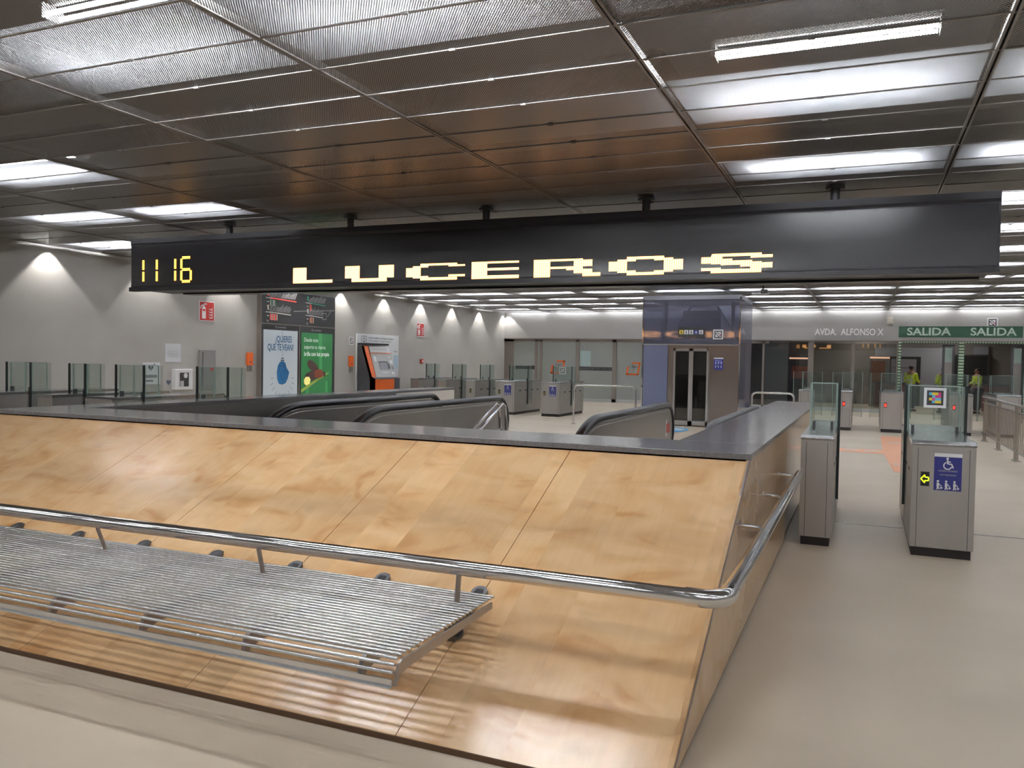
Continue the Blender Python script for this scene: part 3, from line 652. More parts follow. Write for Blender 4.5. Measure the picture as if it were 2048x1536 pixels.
# pipe barriers near the lift
def barrier(label, x0, x1, y, ydir=0.0, z=0.95):
    t = thing('pipe_barrier', label, 'barrier', (x0, y, 0)); L = x1 - x0; r = 0.1
    q = MB(); path = [(0, 0, 0)] + arc((r, 0, z - r), r, PI, PI / 2, 5, 'xz') + arc((L - r, ydir, z - r), r, PI / 2, 0, 5, 'xz') + [(L, ydir, 0)]
    q.tube(path, 0.022, M_chrome, n=10); q.build('tube', t)
    q = MB()
    for x, yy in ((0, 0), (L, ydir)): q.tube([(x, yy, 0), (x, yy, 0.012)], 0.06, M_steel, n=14)
    q.build('foot_plate', t); return t
barrier('chrome pipe barrier running from the blue signed far gate to the lift', -6.55, -5.15, 19.2, 0.6)
barrier('short chrome pipe barrier between the lift and the right hand gates', -2.18, -1.33, 18.1)

# ------------------------------------------------------------------ ticket gates
def pict_wheel(q, cx, cz, s, y, m):
    q.disc(cx - .05 * s, cz + .42 * s, .10 * s, y, m, 12); q.line(cx - .05 * s, cz + .30 * s, cx - .02 * s, cz - .02 * s, .13 * s, y, m); q.line(cx - .02 * s, cz + .0 * s, cx + .24 * s, cz - .02 * s, .10 * s, y, m); q.line(cx + .24 * s, cz + .0 * s, cx + .38 * s, cz - .34 * s, .10 * s, y, m); q.line(cx - .04 * s, cz + .17 * s, cx + .2 * s, cz + .15 * s, .08 * s, y, m)
    q.ring(cx - .03 * s, cz - .16 * s, .33 * s, .09 * s, y, m, PI * 0.62, PI * 1.92, 18)
def gate(label, xc, y0, wd, disp, sign=False, flaps='open', group=None, g0=1.02, sides=(-1, 1)):
    t = thing('ticket_gate', label, 'ticket gate', (xc, y0, 0), 0, group); h = wd / 2; L = 2.1; H = 0.955
    q = MB(); q.box(-h + .015, h - .015, 0.02, L - .02, 0, 0.075, M_plinth); q.build('plinth', t)
    q = MB(); q.box(-h, h, 0, L, 0.075, H - 0.035, M_steel)
    for x in (-h + 0.045, h - 0.045): q.rect(x - .002, x + .002, .08, H - .06, -0.001, M_charcoal)
    for s in (-1, 1):
        for k_ in range(4):
            yy = 0.35 + k_ * 0.45
            q.box(s * h - .002, s * h + .002, yy, yy + 0.16, 0.66, 0.69, M_black)
        q.box(s * h - .002, s * h + .002, L / 2 - .004, L / 2 + .004, 0.1, H - .04, M_charcoal)
    q.build('cabinet', t, bevel=0.004)
    q = MB(); q.prism([(-h - .004, -.006, H - .04), (-h - .004, -.006, H - .02), (-h - .004, 0.02, H), (-h - .004, L - .02, H), (-h - .004, L + .006, H - .02), (-h - .004, L + .006, H - .04)], (wd + .008, 0, 0), M_steel_top); q.build('top_cover', t, bevel=0.004)
    # glass screen on the top
    g0, g1 = g0, g0 + .24
    for gy in (g0, g1):
        sc = MB(); sc.box(-h + .01, h - .01, gy, gy + .012, H, 1.38, M_glass); scr = sc.build('glass_screen', t)
        q = MB()
        for x in (-h + .008, h - .018): q.box(x, x + .010, gy - .002, gy + .014, H, 1.385, M_glassedge)
        q.box(-h + .01, h - .01, gy - .002, gy + .014, 1.379, 1.385, M_glassedge)
        q.build('edge_strip', scr)
    for x in (-h + .05, h - .05):
        q = MB(); q.box(x - .012, x + .012, g0 - .02, g0 + .035, H, H + .06, M_charcoal); q.build('glass_clamp', t)
    for s in sides:
        q = MB()
        if flaps == 'open':
            q.box(s * (h + .005), s * (h + .017), g0 - .03, g0 + .30, 0.28, 1.38, M_glass)
        else:
            q.box(s * h, s * (h + .215), g0 + .20, g0 + .212, 0.28, 1.38, M_glass)
        fl = q.build('flap', t); q = MB()
        if flaps == 'open': q.box(s * (h + .002), s * (h + .026), g0 - .05, g0 - .028, 0.27, 1.39, M_glassedged)
        else: q.box(s * (h + .213), s * (h + .225), g0 + .19, g0 + .22, 0.27, 1.39, M_glassedge)
        q.build('edge_seal', fl)
    # display
    dx = -h + 0.10 if wd > .35 else (0 if disp != 'red' else -0.05)
    if disp:
        q = MB(); q.box(dx - .032, dx + .032, -.006, 0.01, .583, .70, M_pane_dark); dp = q.build('display', t)
        q = MB()
        if disp == 'arrow':
            for a, b in (((-.030, 0), (-.002, .033)), ((-.030, 0), (-.002, -.033)), ((-.002, .033), (-.002, .014)), ((-.002, -.033), (-.002, -.014)), ((-.002, .014), (.026, .014)), ((-.002, -.014), (.026, -.014)), ((.026, .014), (.026, -.014))): q.line(dx + a[0], .642 + a[1], dx + b[0], .642 + b[1], .010, -.008, M_ledgreen)
        elif disp == 'red':
            q.rect(dx - .024, dx + .024, .60, .68, -.008, M_ledred)
        else: q.rect(dx - .02, dx + .015, .60, .67, -.008, M_leddim)
        q.build('light', dp)
    if sign:
        x0, x1 = (h - .30, h - .10); z0, z1 = .555, .86
        q = MB(); q.box(x0, x1, -.004, 0.01, z0, z1, M_navy); q.rect(x0, x1, z1 - .03, z1, -.006, M_white); pl = q.build('access_plate', t)
        q = MB(); cx = (x0 + x1) / 2; pict_wheel(q, cx, z1 - .085, .10, -.007, M_white)
        for k_ in range(3):
            px = x0 + .03 + k_ * .06; q.disc(px, z0 + .075, .009, -.007, M_white, 10); q.line(px, z0 + .063, px, z0 + .03, .018, -.007, M_white); q.line(px, z0 + .035, px - .006, z0 + .008, .010, -.007, M_white); q.line(px, z0 + .035, px + .012, z0 + .010, .009, -.007, M_white); q.line(px + .004, z0 + .055, px + .026, z0 + .035, .007, -.007, M_white); q.disc(px + .026, z0 + .022, .009, -.007, M_white, 8)
        q.build('pictograms', pl)
        q = MB(); q.text('ACCESO USUARIOS', cx, z1 - .150, .013, -.007, M_greyl, width=.14, align='CENTER', bold=.01); q.text('CON PRIORIDAD', cx, z1 - .182, .011, -.007, M_greyl, width=.12, align='CENTER', bold=.01); q.build('writing', pl)
    return t
NY = 7.52; LYN = 7.95; FYG = 21.25
gate('narrow steel ticket gate in front on the right, beside the wooden parapet', -0.352, NY, 0.262, None, sides=(1,))
wg = gate('wide steel ticket gate nearest on the right with green arrow and blue access sign', 0.618, NY, 0.465, 'arrow', True)
tagsign('tag_sign', 'large colourful tag sign on the glass of the nearest wide gate', 0.612, NY + 1.008, 1.275, 0.185)
gate('ticket gate at the left edge of the left hand row', -11.72, LYN, 0.50, None, g0=.55)
gate('second ticket gate from the left edge, standing before the plain wall', -10.475, LYN, 0.29, None, g0=.55)
gate('third ticket gate from the left edge, in front of the defibrillator', -9.44, LYN, 0.50, None, g0=.55)
gate('ticket gate just behind the left end of the stone coping, before the ad panel', -7.95, LYN, 0.50, None, g0=.55)
gate('farthest left of the back row of gates, against the side wall', -12.24, FYG, 0.27, None)
gate('second from the left in the back row of gates beside the side wall', -11.32, FYG, 0.29, None)
gate('third from the left in the back row, with a small dark display', -10.39, FYG, 0.29, 'dim')
gate('wide back row gate with blue access sign just right of the stair handrails', -9.30, FYG, 0.56, 'dim', True)
gate('wide back row gate with blue access sign next to the pipe barrier', -7.94, FYG, 0.54, 'dim', True)
gate('back row gate partly hidden behind the end of the wooden parapet', -1.32, FYG, 0.26, None, flaps='closed')
gate('narrow back row gate with red light behind the nearest glass', -0.372, FYG, 0.26, 'red', flaps='closed')
gate('wide back row gate with red light left of the nearest wide gate', 0.63, FYG, 0.48, 'red', flaps='closed')
gate('back row gate with red light seen through the near glass screen', 2.06, FYG, 0.48, 'red', flaps='closed')
gate('back row gate at the far right behind the baluster railing', 3.0, FYG, 0.48, None, flaps='closed')

# ------------------------------------------------------------------ baluster railing on the right
t = thing('baluster_railing', 'steel baluster railing running away on the right', 'railing', (2.4, 9.0, 0))
q = MB(); q.tube([(0, 0, 0.93), (0, 11.4, 0.93)], 0.026, M_steel_dark, n=10); q.build('top_rail', t)
q = MB(); q.box(-.012, .012, 0, 11.4, 0.80, 0.83, M_steel_dark); q.box(-.012, .012, 0, 11.4, 0.14, 0.17, M_steel_dark); q.build('cross_rail', t)
bmat = mat('baluster_steel', (0.30, 0.26, 0.22), 0.35, 0.7)
for k_ in range(6):
    y = 1.14 + 1.98 * k_
    q = MB()
    for dy in (-.09, .09): q.box(-.02, .02, y + dy - .022, y + dy + .022, 0.01, .93, bmat)
    q.box(-.05, .05, y - .17, y + .17, 0, .012, M_steel_dark); q.build('post', t)
for k_ in range(80):
    y = 0.1 + 0.165 * k_
    if y > 11.3 or abs(((y - 1.14 + .99) % 1.98) - .99) < .16: continue
    q = MB(); q.tube([(0, y, .16), (0, y, .81)], .008, bmat, n=6, caps=False); q.build('baluster', t)

# ------------------------------------------------------------------ floor stickers
q = MB((0.5, 18, 0)); q.poly([(0.38, 20.0, .003), (0.36, 16.7, .003), (-0.43, 16.6, .003), (-0.43, 16.0, .003), (0.37, 15.9, .003), (0.45, 13.3, .003), (0.56, 13.3, .003), (0.80, 20.0, .003)][::-1], M_stick_or)
o = q.build('floor_sticker'); o['label'] = 'orange sticker on the floor of the passage between the right gates'; o['category'] = 'floor sticker'
q = MB()
for x0, x1, y in ((-.30, -.05, 16.3), (.05, .3, 16.3), (.46, .72, 18.4), (.46, .56, 14.3)): q.add([(x0 - .5, y - 18, .005), (x1 - .5, y - 18, .005), (x1 - .5, y - 17.85, .005), (x0 - .5, y - 17.85, .005)], [(0, 1, 2, 3)], M_white)
q.build('highlight_marks', o)  # highlights on the sticker painted as white dashes
q = MB((-4.1, 18.9, 0)); q.poly([(-4.1 + .42 * math.cos(a_), 18.9 + .75 * math.sin(a_), .003) for a_ in [i * PI / 12 for i in range(24)]], M_stick_blue)
o = q.build('floor_sticker'); o['label'] = 'blue and white sticker on the floor in front of the lift'; o['category'] = 'floor sticker'
q = MB(); q.add([(-.25, -.1, .005), (.3, -.1, .005), (.3, .45, .005), (-.25, .45, .005)], [(0, 1, 2, 3)], M_white); q.build('white_mark', o)

# ------------------------------------------------------------------ left wall things (local x = along +Y, facing +X)
def wallthing(name, label, cat, y, z, group=None): return thing(name, label, cat, (WX, y, z), PI / 2, group)
def extinguisher_sign(label, y, z, wdt, hgt):
    t = wallthing('fire_sign', label, 'sign', y, z)
    q = MB(); q.box(-wdt / 2, wdt / 2, -.012, 0, -hgt / 2, hgt / 2, M_white); q.rect(-wdt * .46, wdt * .46, -hgt * .46, hgt * .46, -.014, M_red); q.build('plate', t)
    q = MB(); Y_ = -.016; sx_ = wdt; sz = hgt
    q.poly([(-.32 * sx_, Y_, -.38 * sz), (-.08 * sx_, Y_, -.38 * sz), (-.08 * sx_, Y_, .12 * sz), (-.12 * sx_, Y_, .20 * sz), (-.28 * sx_, Y_, .20 * sz), (-.32 * sx_, Y_, .12 * sz)], M_white)
    q.rect(-.25 * sx_, -.15 * sx_, .2 * sz, .33 * sz, Y_, M_white); q.line(-.15 * sx_, .33 * sz, -.36 * sx_, .26 * sz, .07 * sx_, Y_, M_white); q.line(-.36 * sx_, .27 * sz, -.42 * sx_, .12 * sz, .06 * sx_, Y_, M_white); q.line(-.2 * sx_, .36 * sz, -.02 * sx_, .36 * sz, .06 * sx_, Y_, M_white)
    q.rect(-.29 * sx_, -.11 * sx_, .0, .10 * sz, Y_ - .001, M_red)
    for k_ in range(4):
        zz = -.36 * sz + k_ * .14 * sz; q.poly([(.08 * sx_, Y_, zz + .10 * sz), (.20 * sx_, Y_, zz), (.36 * sx_, Y_, zz + .02 * sz), (.34 * sx_, Y_, zz + .16 * sz), (.30 * sx_, Y_, zz + .06 * sz), (.20 * sx_, Y_, zz + .05 * sz)], M_white)
    q.build('pictogram', t)
extinguisher_sign('red fire extinguisher sign high on the left wall under the display', 13.86, 2.49, .46, .43)
extinguisher_sign('red fire sign farther along the left wall above the alarm button', 23.24, 2.46, .48, .44)
t = wallthing('notice', 'white printed notice sheet on the left wall above the defibrillator', 'notice', 12.92, 1.57)
q = MB(); q.box(-.21, .21, -.006, 0, -.19, .19, M_paper); q.build('sheet', t)
q = MB()
for k_ in range(4): q.text('aviso importante a los viajeros', -.12, .02 - k_ * .035, .014, -.008, M_txtg, width=.24 + .03 * (k_ % 2))
q.build('writing', t)
t = wallthing('defibrillator_sign', 'white sheet with black heart emblem above the left gates', 'sign', 12.38, 1.18)
q = MB(); q.box(-.25, .2, -.006, 0, -.25, .19, M_paper); q.build('sheet', t)
def heart(q, cx, cz, s, y, m):
    pts = []
    for i in range(24):
        a_ = i / 24 * 2 * PI; pts.append((cx + s * math.sin(a_) ** 3, y, cz + s * (.81 * math.cos(a_) - .31 * math.cos(2 * a_) - .12 * math.cos(3 * a_) - .06 * math.cos(4 * a_))))
    q.poly(pts[::-1], m)
q = MB(); heart(q, -.04, .08, .065, -.008, M_ptxtg); q.line(-.03, .12, -.05, .03, .012, -.010, M_paper); q.line(.03, .15, .07, .15, .012, -.008, M_ptxtg); q.line(.05, .13, .05, .17, .012, -.008, M_ptxtg)
heart(q, .42, -.22, .06, -.008, M_ptxtg)
q.rect(-.18, .12, -.12, -.06, -.008, M_txtg); q.rect(-.18, .02, -.2, -.16, -.008, M_txtg); q.build('emblem', t)
t = wallthing('defibrillator_cabinet', 'white wall cabinet with black window and round dial', 'defibrillator', 13.12, 1.02)
q = MB(); q.box(-.24, .24, -.12, 0, -.215, .215, M_white); q.build('housing', t, bevel=.012)
q = MB(); q.rect(-.13, .12, -.15, .14, -.122, M_black); q.disc(.03, .08, .055, -.124, M_white, 18); q.rect(-.12, -.02, -.15, -.03, -.124, M_greyl); q.build('window', t)
t = wallthing('hydrant_cabinet', 'tall grey metal cabinet with red label on the left wall', 'cabinet', 13.86, 1.215)
q = MB(); q.box(-.235, .235, -.05, 0, -.43, .43, M_grey); q.build('housing', t, bevel=.006)
q = MB(); q.box(-.16, -.145, -.056, -.05, -.35, .38, M_charcoal); q.build('hinge', t); q = MB(); q.rect(.07, .18, -.02, .05, -.053, M_red); q.build('label_plate', t)
def callpoint(label, y, z):
    t = wallthing('emergency_intercom', label, 'intercom', y, z)
    q = MB(); q.box(-.095, .095, -.05, 0, -.09, .21, M_orange); q.build('panel', t, bevel=.005); q = MB(); q.disc(0, -.01, .022, -.052, M_navy, 12); q.build('button', t); q = MB(); q.box(-.065, .065, -.045, 0, -.235, -.09, M_grey)
    for k_ in range(5): q.rect(-.05, .05, -.215 + k_ * .025, -.205 + k_ * .025, -.047, M_charcoal)
    q.build('speaker', t)
callpoint('orange emergency intercom on the wall left of the ad panel', 15.21, 1.40)
callpoint('orange emergency intercom on the wall left of the ticket machine', 19.33, 1.37)
tagsign('tag_sign', 'small tag sign on the wall above the intercom by the ticket machine', WX + .004, 19.36, 2.0, .22, PI / 2, colour=False)
t = wallthing('fire_alarm_button', 'small red fire alarm push button on the left wall', 'alarm', 23.32, 1.45)
q = MB(); q.box(-.07, .07, -.06, 0, -.07, .07, M_red); q.build('housing', t, bevel=.008); q = MB(); q.rect(-.03, .04, -.03, .03, -.063, M_white); q.build('button', t)

# advertising panel unit
t = wallthing('advertising_panel', 'black wall unit with line diagrams over two tall posters', 'advertising panel', 15.50, 0)
q = MB(); q.box(0, 2.95, -.10, 0, 0.10, 3.12, M_black); q.box(-.02, 0, -.12, 0, .1, 3.14, M_frame); q.rect(0, 2.95, 2.30, 2.325, -.11, M_frame, .01); q.rect(1.42, 1.45, .1, 2.3, -.11, M_frame, .01); q.build('casing', t)
q = MB()
def diagram(x, z, mcol, n1, n2, bars):
    Y_ = -.104
    q.rect(x, x + .06, z + .08, z + .2, Y_, mcol); q.line(x - .06, z + .03, x + .2, z + .02, .022, Y_, M_white); q.line(x + .1, z + .03, x + n1 * .052 + .1, z - .0, .026, Y_, mcol)
    for k_ in range(n1):
        hh = .10 + .10 * random.random(); q.line(x + .08 + k_ * .052, z + .05, x + .12 + k_ * .052 + hh * .25, z + .05 + hh, .020, Y_, M_greyl)
    for k_ in range(n2): q.rect(x + .10 + k_ * .048, x + .13 + k_ * .048, z - .16, z - .01, Y_, bars[k_ % len(bars)])
    q.line(x - .02, z - .06, x + .06, z - .06, .02, Y_, M_white); q.line(x - .02, z - .16, x + .04, z - .2, .02, Y_, M_white)
diagram(.22, 2.90, mat('print_red', (.7, .06, .05), .5, emit=(1, .1, .08), estr=.3), 19, 5, [M_cream, mat('print_green', (.05, .35, .2), .5), M_cream])
diagram(.22, 2.56, M_cream, 15, 6, [MATS['print_red'], M_cream]); diagram(1.74, 2.88, MATS['print_green'], 13, 2, [M_orange, MATS['print_red']]); diagram(1.74, 2.56, M_white, 11, 4, [M_orange, M_cream])
for a, b in (((2.40, 2.52), (2.55, 2.52)), ((2.55, 2.52), (2.55, 2.68)), ((2.55, 2.68), (2.40, 2.68)), ((2.40, 2.68), (2.40, 2.52)), ((2.6, 2.6), (2.75, 2.75)), ((1.2, 2.66), (2.9, 2.78))): q.line(*a, *b, .018, -.104, M_greyl)
q.build('line_diagrams', t)
# white poster
q = MB(); Y_ = -.103
q.rect(.09, 1.37, .10, 2.17, Y_, M_posterw)
Y_ = -.106
q.text('¿QUIERES', .52, 1.88, .155, Y_, M_ptxt, width=.62, bold=.02); q.text('QUE TE VEAN?', .24, 1.68, .155, Y_, M_ptxt, width=.97, bold=.02)
q.line(.77, 2.17, .79, 1.50, .010, Y_, M_ptxtg); q.rect(.72, .86, 1.42, 1.45, Y_, M_ptxtg); q.rect(.74, .84, 1.47, 1.50, Y_, M_ptxtg)
pts = [(.62, 1.32), (.70, 1.40), (.80, 1.42), (.90, 1.38), (.96, 1.24), (1.05, 1.15), (1.0, 1.0), (.92, .88), (.78, .84), (.66, .87), (.60, .98), (.58, 1.15)]
q.poly([(a_, Y_, b_) for a_, b_ in pts][::-1], M_pblue)
q.ring(.76, 1.2, .12, .02, Y_ - .001, M_pblued, .3, 3.6, 12); q.ring(.86, 1.08, .14, .02, Y_ - .001, M_pblued, 2.2, 4.6, 12); q.line(.8, 1.4, .9, 1.15, .02, Y_ - .001, M_pblued)
for k_ in range(11):
    a_ = PI * (1.0 + k_ / 10.0); r0, r1 = (.36, .46) if k_ in (0, 10) else (.38, .50); q.line(.80 + r0 * math.cos(a_) * .95, 1.0 + r0 * math.sin(a_), .80 + r1 * math.cos(a_) * .95, 1.0 + r1 * math.sin(a_), .010, Y_, M_ptxtg)
q.text('TU CAMPAÑA EXTERIOR CON', .27, .53, .075, Y_, M_ptxtg, width=.92)
q.text('promedios', .50, .34, .10, Y_, M_ptxtg, width=.62, bold=.02); q.ring(.38, .38, .085, .03, Y_, M_ptxt, -PI / 2, PI, 14); q.line(.31, .40, .31, .22, .03, Y_, M_ptxt)
q.build('white_poster', t)
# green poster
q = MB(); Y_ = -.103
q.rect(1.52, 2.84, .10, 2.15, Y_, M_posterg)
Y_ = -.105
q.poly([(2.22, Y_, 2.15), (2.38, Y_, 2.15), (2.40, Y_, .95), (2.28, Y_, .95)][::-1], M_pgreenl); q.rect(1.72, 1.84, .1, .85, Y_, M_pgreenl); q.rect(2.55, 2.64, .1, .9, Y_, M_pgreenl)
Y_ = -.107
q.text('Desde este', 1.63, 1.92, .10, Y_, M_pwhite, width=.58); q.text('soporte tu marca', 1.63, 1.74, .10, Y_, M_pwhite, width=.90); q.text('brilla con luz propia', 1.63, 1.56, .105, Y_, M_pwhite, width=1.06, bold=.02)
def pl(pts, m_, dy=0): q.poly([(a_, Y_ - dy, b_) for a_, b_ in pts], m_)
pl([(1.52, .62), (1.52, .70), (1.9, .86), (2.55, 1.10), (2.72, 1.13), (2.50, 1.03), (1.85, .76)][::-1], M_leaf)
pl([(1.76, 1.40), (1.84, 1.46), (2.02, 1.42), (2.18, 1.30), (2.30, 1.14), (2.24, 1.10), (2.05, 1.14), (1.88, 1.22), (1.78, 1.30)][::-1], M_beetled, .001)
pl([(1.64, .98), (1.72, 1.10), (1.95, 1.18), (2.15, 1.20), (2.2, 1.0), (2.0, .92), (1.85, .92)][::-1], M_beetled, .002)
pl([(2.05, 1.16), (2.20, 1.22), (2.36, 1.20), (2.46, 1.12), (2.42, 1.02), (2.24, .98), (2.08, 1.0)][::-1], M_beetle, .003)
pl([(2.42, 1.16), (2.52, 1.14), (2.54, 1.04), (2.46, 1.0)][::-1], M_beetled, .004)
pl([(1.63, .95), (1.70, 1.02), (1.84, 1.02), (1.90, .95), (1.86, .84), (1.72, .80), (1.64, .85)][::-1], M_beetley, .005)
for a_ in (2.16, 2.26, 2.36): q.line(a_, 1.0, a_ + .03, .90, .012, Y_ - .003, M_beetled)
q.text('664 57 62 77', 1.70, .34, .13, Y_, M_pwhite, width=.86, bold=.025)
q.build('green_poster', t)
q = MB(); q.text('promedios', .60, 2.22, .05, -.104, M_greyl, width=.32, bold=.01); q.ring(.54, 2.245, .03, .012, -.104, M_greyl, 0, 2 * PI, 12); q.build('owner_lettering', t); q = MB(); q.text('promedios', 2.02, 2.20, .05, -.104, M_greyl, width=.32, bold=.01); q.ring(1.96, 2.225, .03, .012, -.104, M_greyl, 0, 2 * PI, 12); q.build('owner_lettering', t)

# ticket machine with its information board
t = wallthing('information_board', 'white ticket information board behind the orange ticket machine', 'board', 19.60, 0)
q = MB(); q.box(0, 2.28, -.02, 0, .3, 2.22, M_white); q.build('panel', t)
q = MB(); Y_ = -.024
for a, b in (((.24, 1.93), (.50, 1.93)), ((.24, 2.15), (.50, 2.15)), ((.24, 1.93), (.24, 2.15)), ((.50, 1.93), (.50, 2.15))): q.line(*a, *b, .016, Y_, M_txt)
q.ring(.37, 2.04, .07, .02, Y_, M_txt, 0, PI, 10); q.disc(.37, 2.0, .03, Y_, M_txt, 10)
q.text('Venda de bitllets i recàrrega de targetes', .60, 2.09, .052, Y_, M_txt, width=1.36, bold=.008); q.text('Venta de billetes y recarga de tarjetas', .60, 2.00, .052, Y_, M_txtg, width=1.22, bold=.004); q.text('Ticket sales and card recharge', .60, 1.91, .052, Y_, M_txtg, width=.95)
q.rect(1.98, 2.25, 1.2, 1.62, Y_, mat('map_blue', (.45, .58, .70), .5)); q.rect(1.96, 2.26, .5, 1.15, Y_, mat('map_pale', (.60, .60, .66), .5)); q.text('mapa', 2.0, 1.72, .05, Y_, M_txt, width=.2)
for k_ in range(7): q.rect(1.66, 1.86, 1.68 - k_ * .13, 1.70 - k_ * .13, Y_, M_txtg); q.rect(1.66, 1.80, 1.64 - k_ * .13, 1.655 - k_ * .13, Y_, M_txtg)
q.line(2.02, .6, 2.2, 1.4, .012, Y_, M_red); q.ring(2.1, 1.05, .06, .01, Y_, M_red); q.build('print', t)
t = thing('ticket_machine', 'orange and grey ticket vending machine standing against the left wall', 'ticket machine', (WX + .025, 19.62, 0), PI / 2)
P_ = [(0, -.03, .0), (0, -.62, .0), (0, -.62, .95), (0, -.50, 1.0), (0, -.22, 1.88), (0, -.03, 1.88)]
q = MB(); q.prism(P_, (1.32, 0, 0), M_charcoal); q.build('body', t)
def onface(u, v):  # point on the tilted front, v = 0 bottom .. 1 top
    return (u, -.505 + .28 * v - .004, 1.0 + .88 * v)
def fq(q, u0, u1, v0, v1, m_, d=0):
    a_ = [onface(u0, v0), onface(u1, v0), onface(u1, v1), onface(u0, v1)]; q.poly([(p[0], p[1] - d, p[2]) for p in a_], m_)
q = MB(); q.prism([(.0, -.635, .0), (.0, -.635, .93), (.0, -.52, .99), (0, -.235, 1.87), (0, -.15, 1.87), (0, -.44, .95), (0, -.44, 0)], (.20, 0, 0), M_orangedark); q.box(.2, .98, -.64, -.6, .55, .93, M_orangedark); q.box(.2, .42, -.64, -.6, 0, .56, M_orangedark); q.box(.80, .98, -.64, -.6, 0, .56, M_orangedark); q.build('orange_front', t)
q = MB(); q.box(.42, .80, -.63, -.615, .3, .55, M_black); q.build('ticket_tray', t)
q = MB(); fq(q, .20, 1.32, -.02, 1.0, M_greyl, .015); fq(q, .20, 1.32, -.02, 1.0, M_greyl, .016); q.build('front_panel', t)
q = MB(); fq(q, .22, 1.28, .78, .985, M_white, .022); fq(q, .3, 1.1, .88, .89, M_txtg, .024); fq(q, .20, 1.30, .75, .775, M_orange, .024); q.build('header_display', t)
q = MB(); fq(q, .50, .98, .22, .50, M_charcoal, .024); fq(q, .53, .92, .22, .46, M_hallblue, .027); q.build('screen', t)
q = MB(); fq(q, 1.10, 1.26, .42, .54, M_white, .024); q.build('card_reader', t); q = MB(); fq(q, 1.12, 1.24, .22, .34, M_txtg, .024); q.build('keypad', t); q = MB(); fq(q, 1.0, 1.05, .26, .44, M_black, .024); fq(q, .30, .42, .5, .66, M_white, .024); fq(q, .56, .9, .12, .15, M_white, .026); fq(q, 1.05, 1.2, .08, .15, M_white, .026); fq(q, 1.1, 1.18, .62, .66, M_white, .024); q.build('payment_slots', t)
q = MB(); q.box(.0, 1.2, -.30, -.02, 1.90, 1.95, M_black); q.build('hood', t)

# ------------------------------------------------------------------ wooden parapet round the escalator pit
XL, XR = -7.2, -0.60; YB, YT, ZT = 2.85, 4.98, 1.03
KS = ZT / (YT - YB)
def slz(y): return (y - YB) * KS
off = (-3.9, YT, 0)
T = thing('escalator_parapet', 'birch plywood parapet with sloping front and dark stone coping', 'parapet', off)
joints = [XR] + [-1.71 - 1.12 * k_ for k_ in range(6)]
joints[-1] = XL if joints[-1] < XL else joints[-1]
if joints[-1] > XL: joints.append(XL)
nrm = Vector((0, -ZT, YT - YB)).normalized()
for a, b in zip(joints[:-1], joints[1:]):
    q = MB(off); g_ = 0.0022
    p = [(b + g_, YB, 0.02), (a - g_, YB, 0.02), (a - g_, YT - .01, ZT - .045), (b + g_, YT - .01, ZT - .045)]
    q.prism([Vector(p_) for p_ in p], nrm * -0.03, M_wood); q.build('front_panel', T)
q = MB(off); q.prism([(XL + .01, YB + .05, 0.0), (XL + .01, YT, ZT - .08), (XL + .01, YT + .4, ZT - .08), (XL + .01, YT + .4, 0)], (XR - XL - .02, 0, 0), M_seam); q.box(XL, XR, YB - .004, YB + .06, 0, .022, M_seam); q.build('core', T)
for s, x in ((1, XR), (-1, XL)):
    q = MB(off); yv = 7.55
    q.prism([(x, YB, 0.03), (x, yv - .004, .03), (x, yv - .004, ZT - .03), (x, YT, ZT - .03)], (-.02 * s, 0, 0), M_woodside); q.build('side_panel', T)
    q = MB(off); yend = 12.33 if s > 0 else 13.2
    q.box(x - .02 * s, x - .045 * s, yv + .004, yend, .03, ZT - .03, M_woodside); q.build('side_panel', T)
    q = MB(off); q.prism([(x + .003 * s, YB - .004, .0), (x + .003 * s, YB + .04, .0), (x + .003 * s, YT + .03, ZT - .03), (x + .003 * s, YT - .012, ZT - .03)], (-.012 * s, 0, 0), M_edge); q.build('edge_trim', T)
    q = MB(off); q.box(x - .03 * s, x - .05 * s, YB + .1, yend, 0, .03, M_black); q.build('plinth', T)
xl_i, xr_i = WELL[0], WELL[1]
q = MB(off); q.box(XL - .01, XR + .01, YT - .02, WELL[2], ZT - .035, ZT, M_cap); q.build('front_coping', T, bevel=.003)
q = MB(off); q.box(xr_i, XR + .01, WELL[2] + .002, 12.35, ZT - .035, ZT, M_cap); q.build('side_coping', T, bevel=.003)
q = MB(off); q.box(XL - .01, xl_i, WELL[2] + .002, 13.22, ZT - .035, ZT, M_cap); q.build('side_coping', T, bevel=.003)
q = MB(off); q.box(xr_i, XR - .05, WELL[2], 12.33, -.5, ZT - .036, M_steel_dark); q.box(xl_i, xr_i, WELL[2] - .03, WELL[2] - .01, -.5, ZT - .036, M_steel_dark); q.box(XL + .05, xl_i, WELL[2], 11.2, -.5, ZT - .036, M_steel_dark); q.build('inner_lining', T)
q = MB(off); q.box(XL + .05, xl_i + .003, 11.2, 13.2, 0, ZT - .036, M_cream); q.build('cream_lining', T)

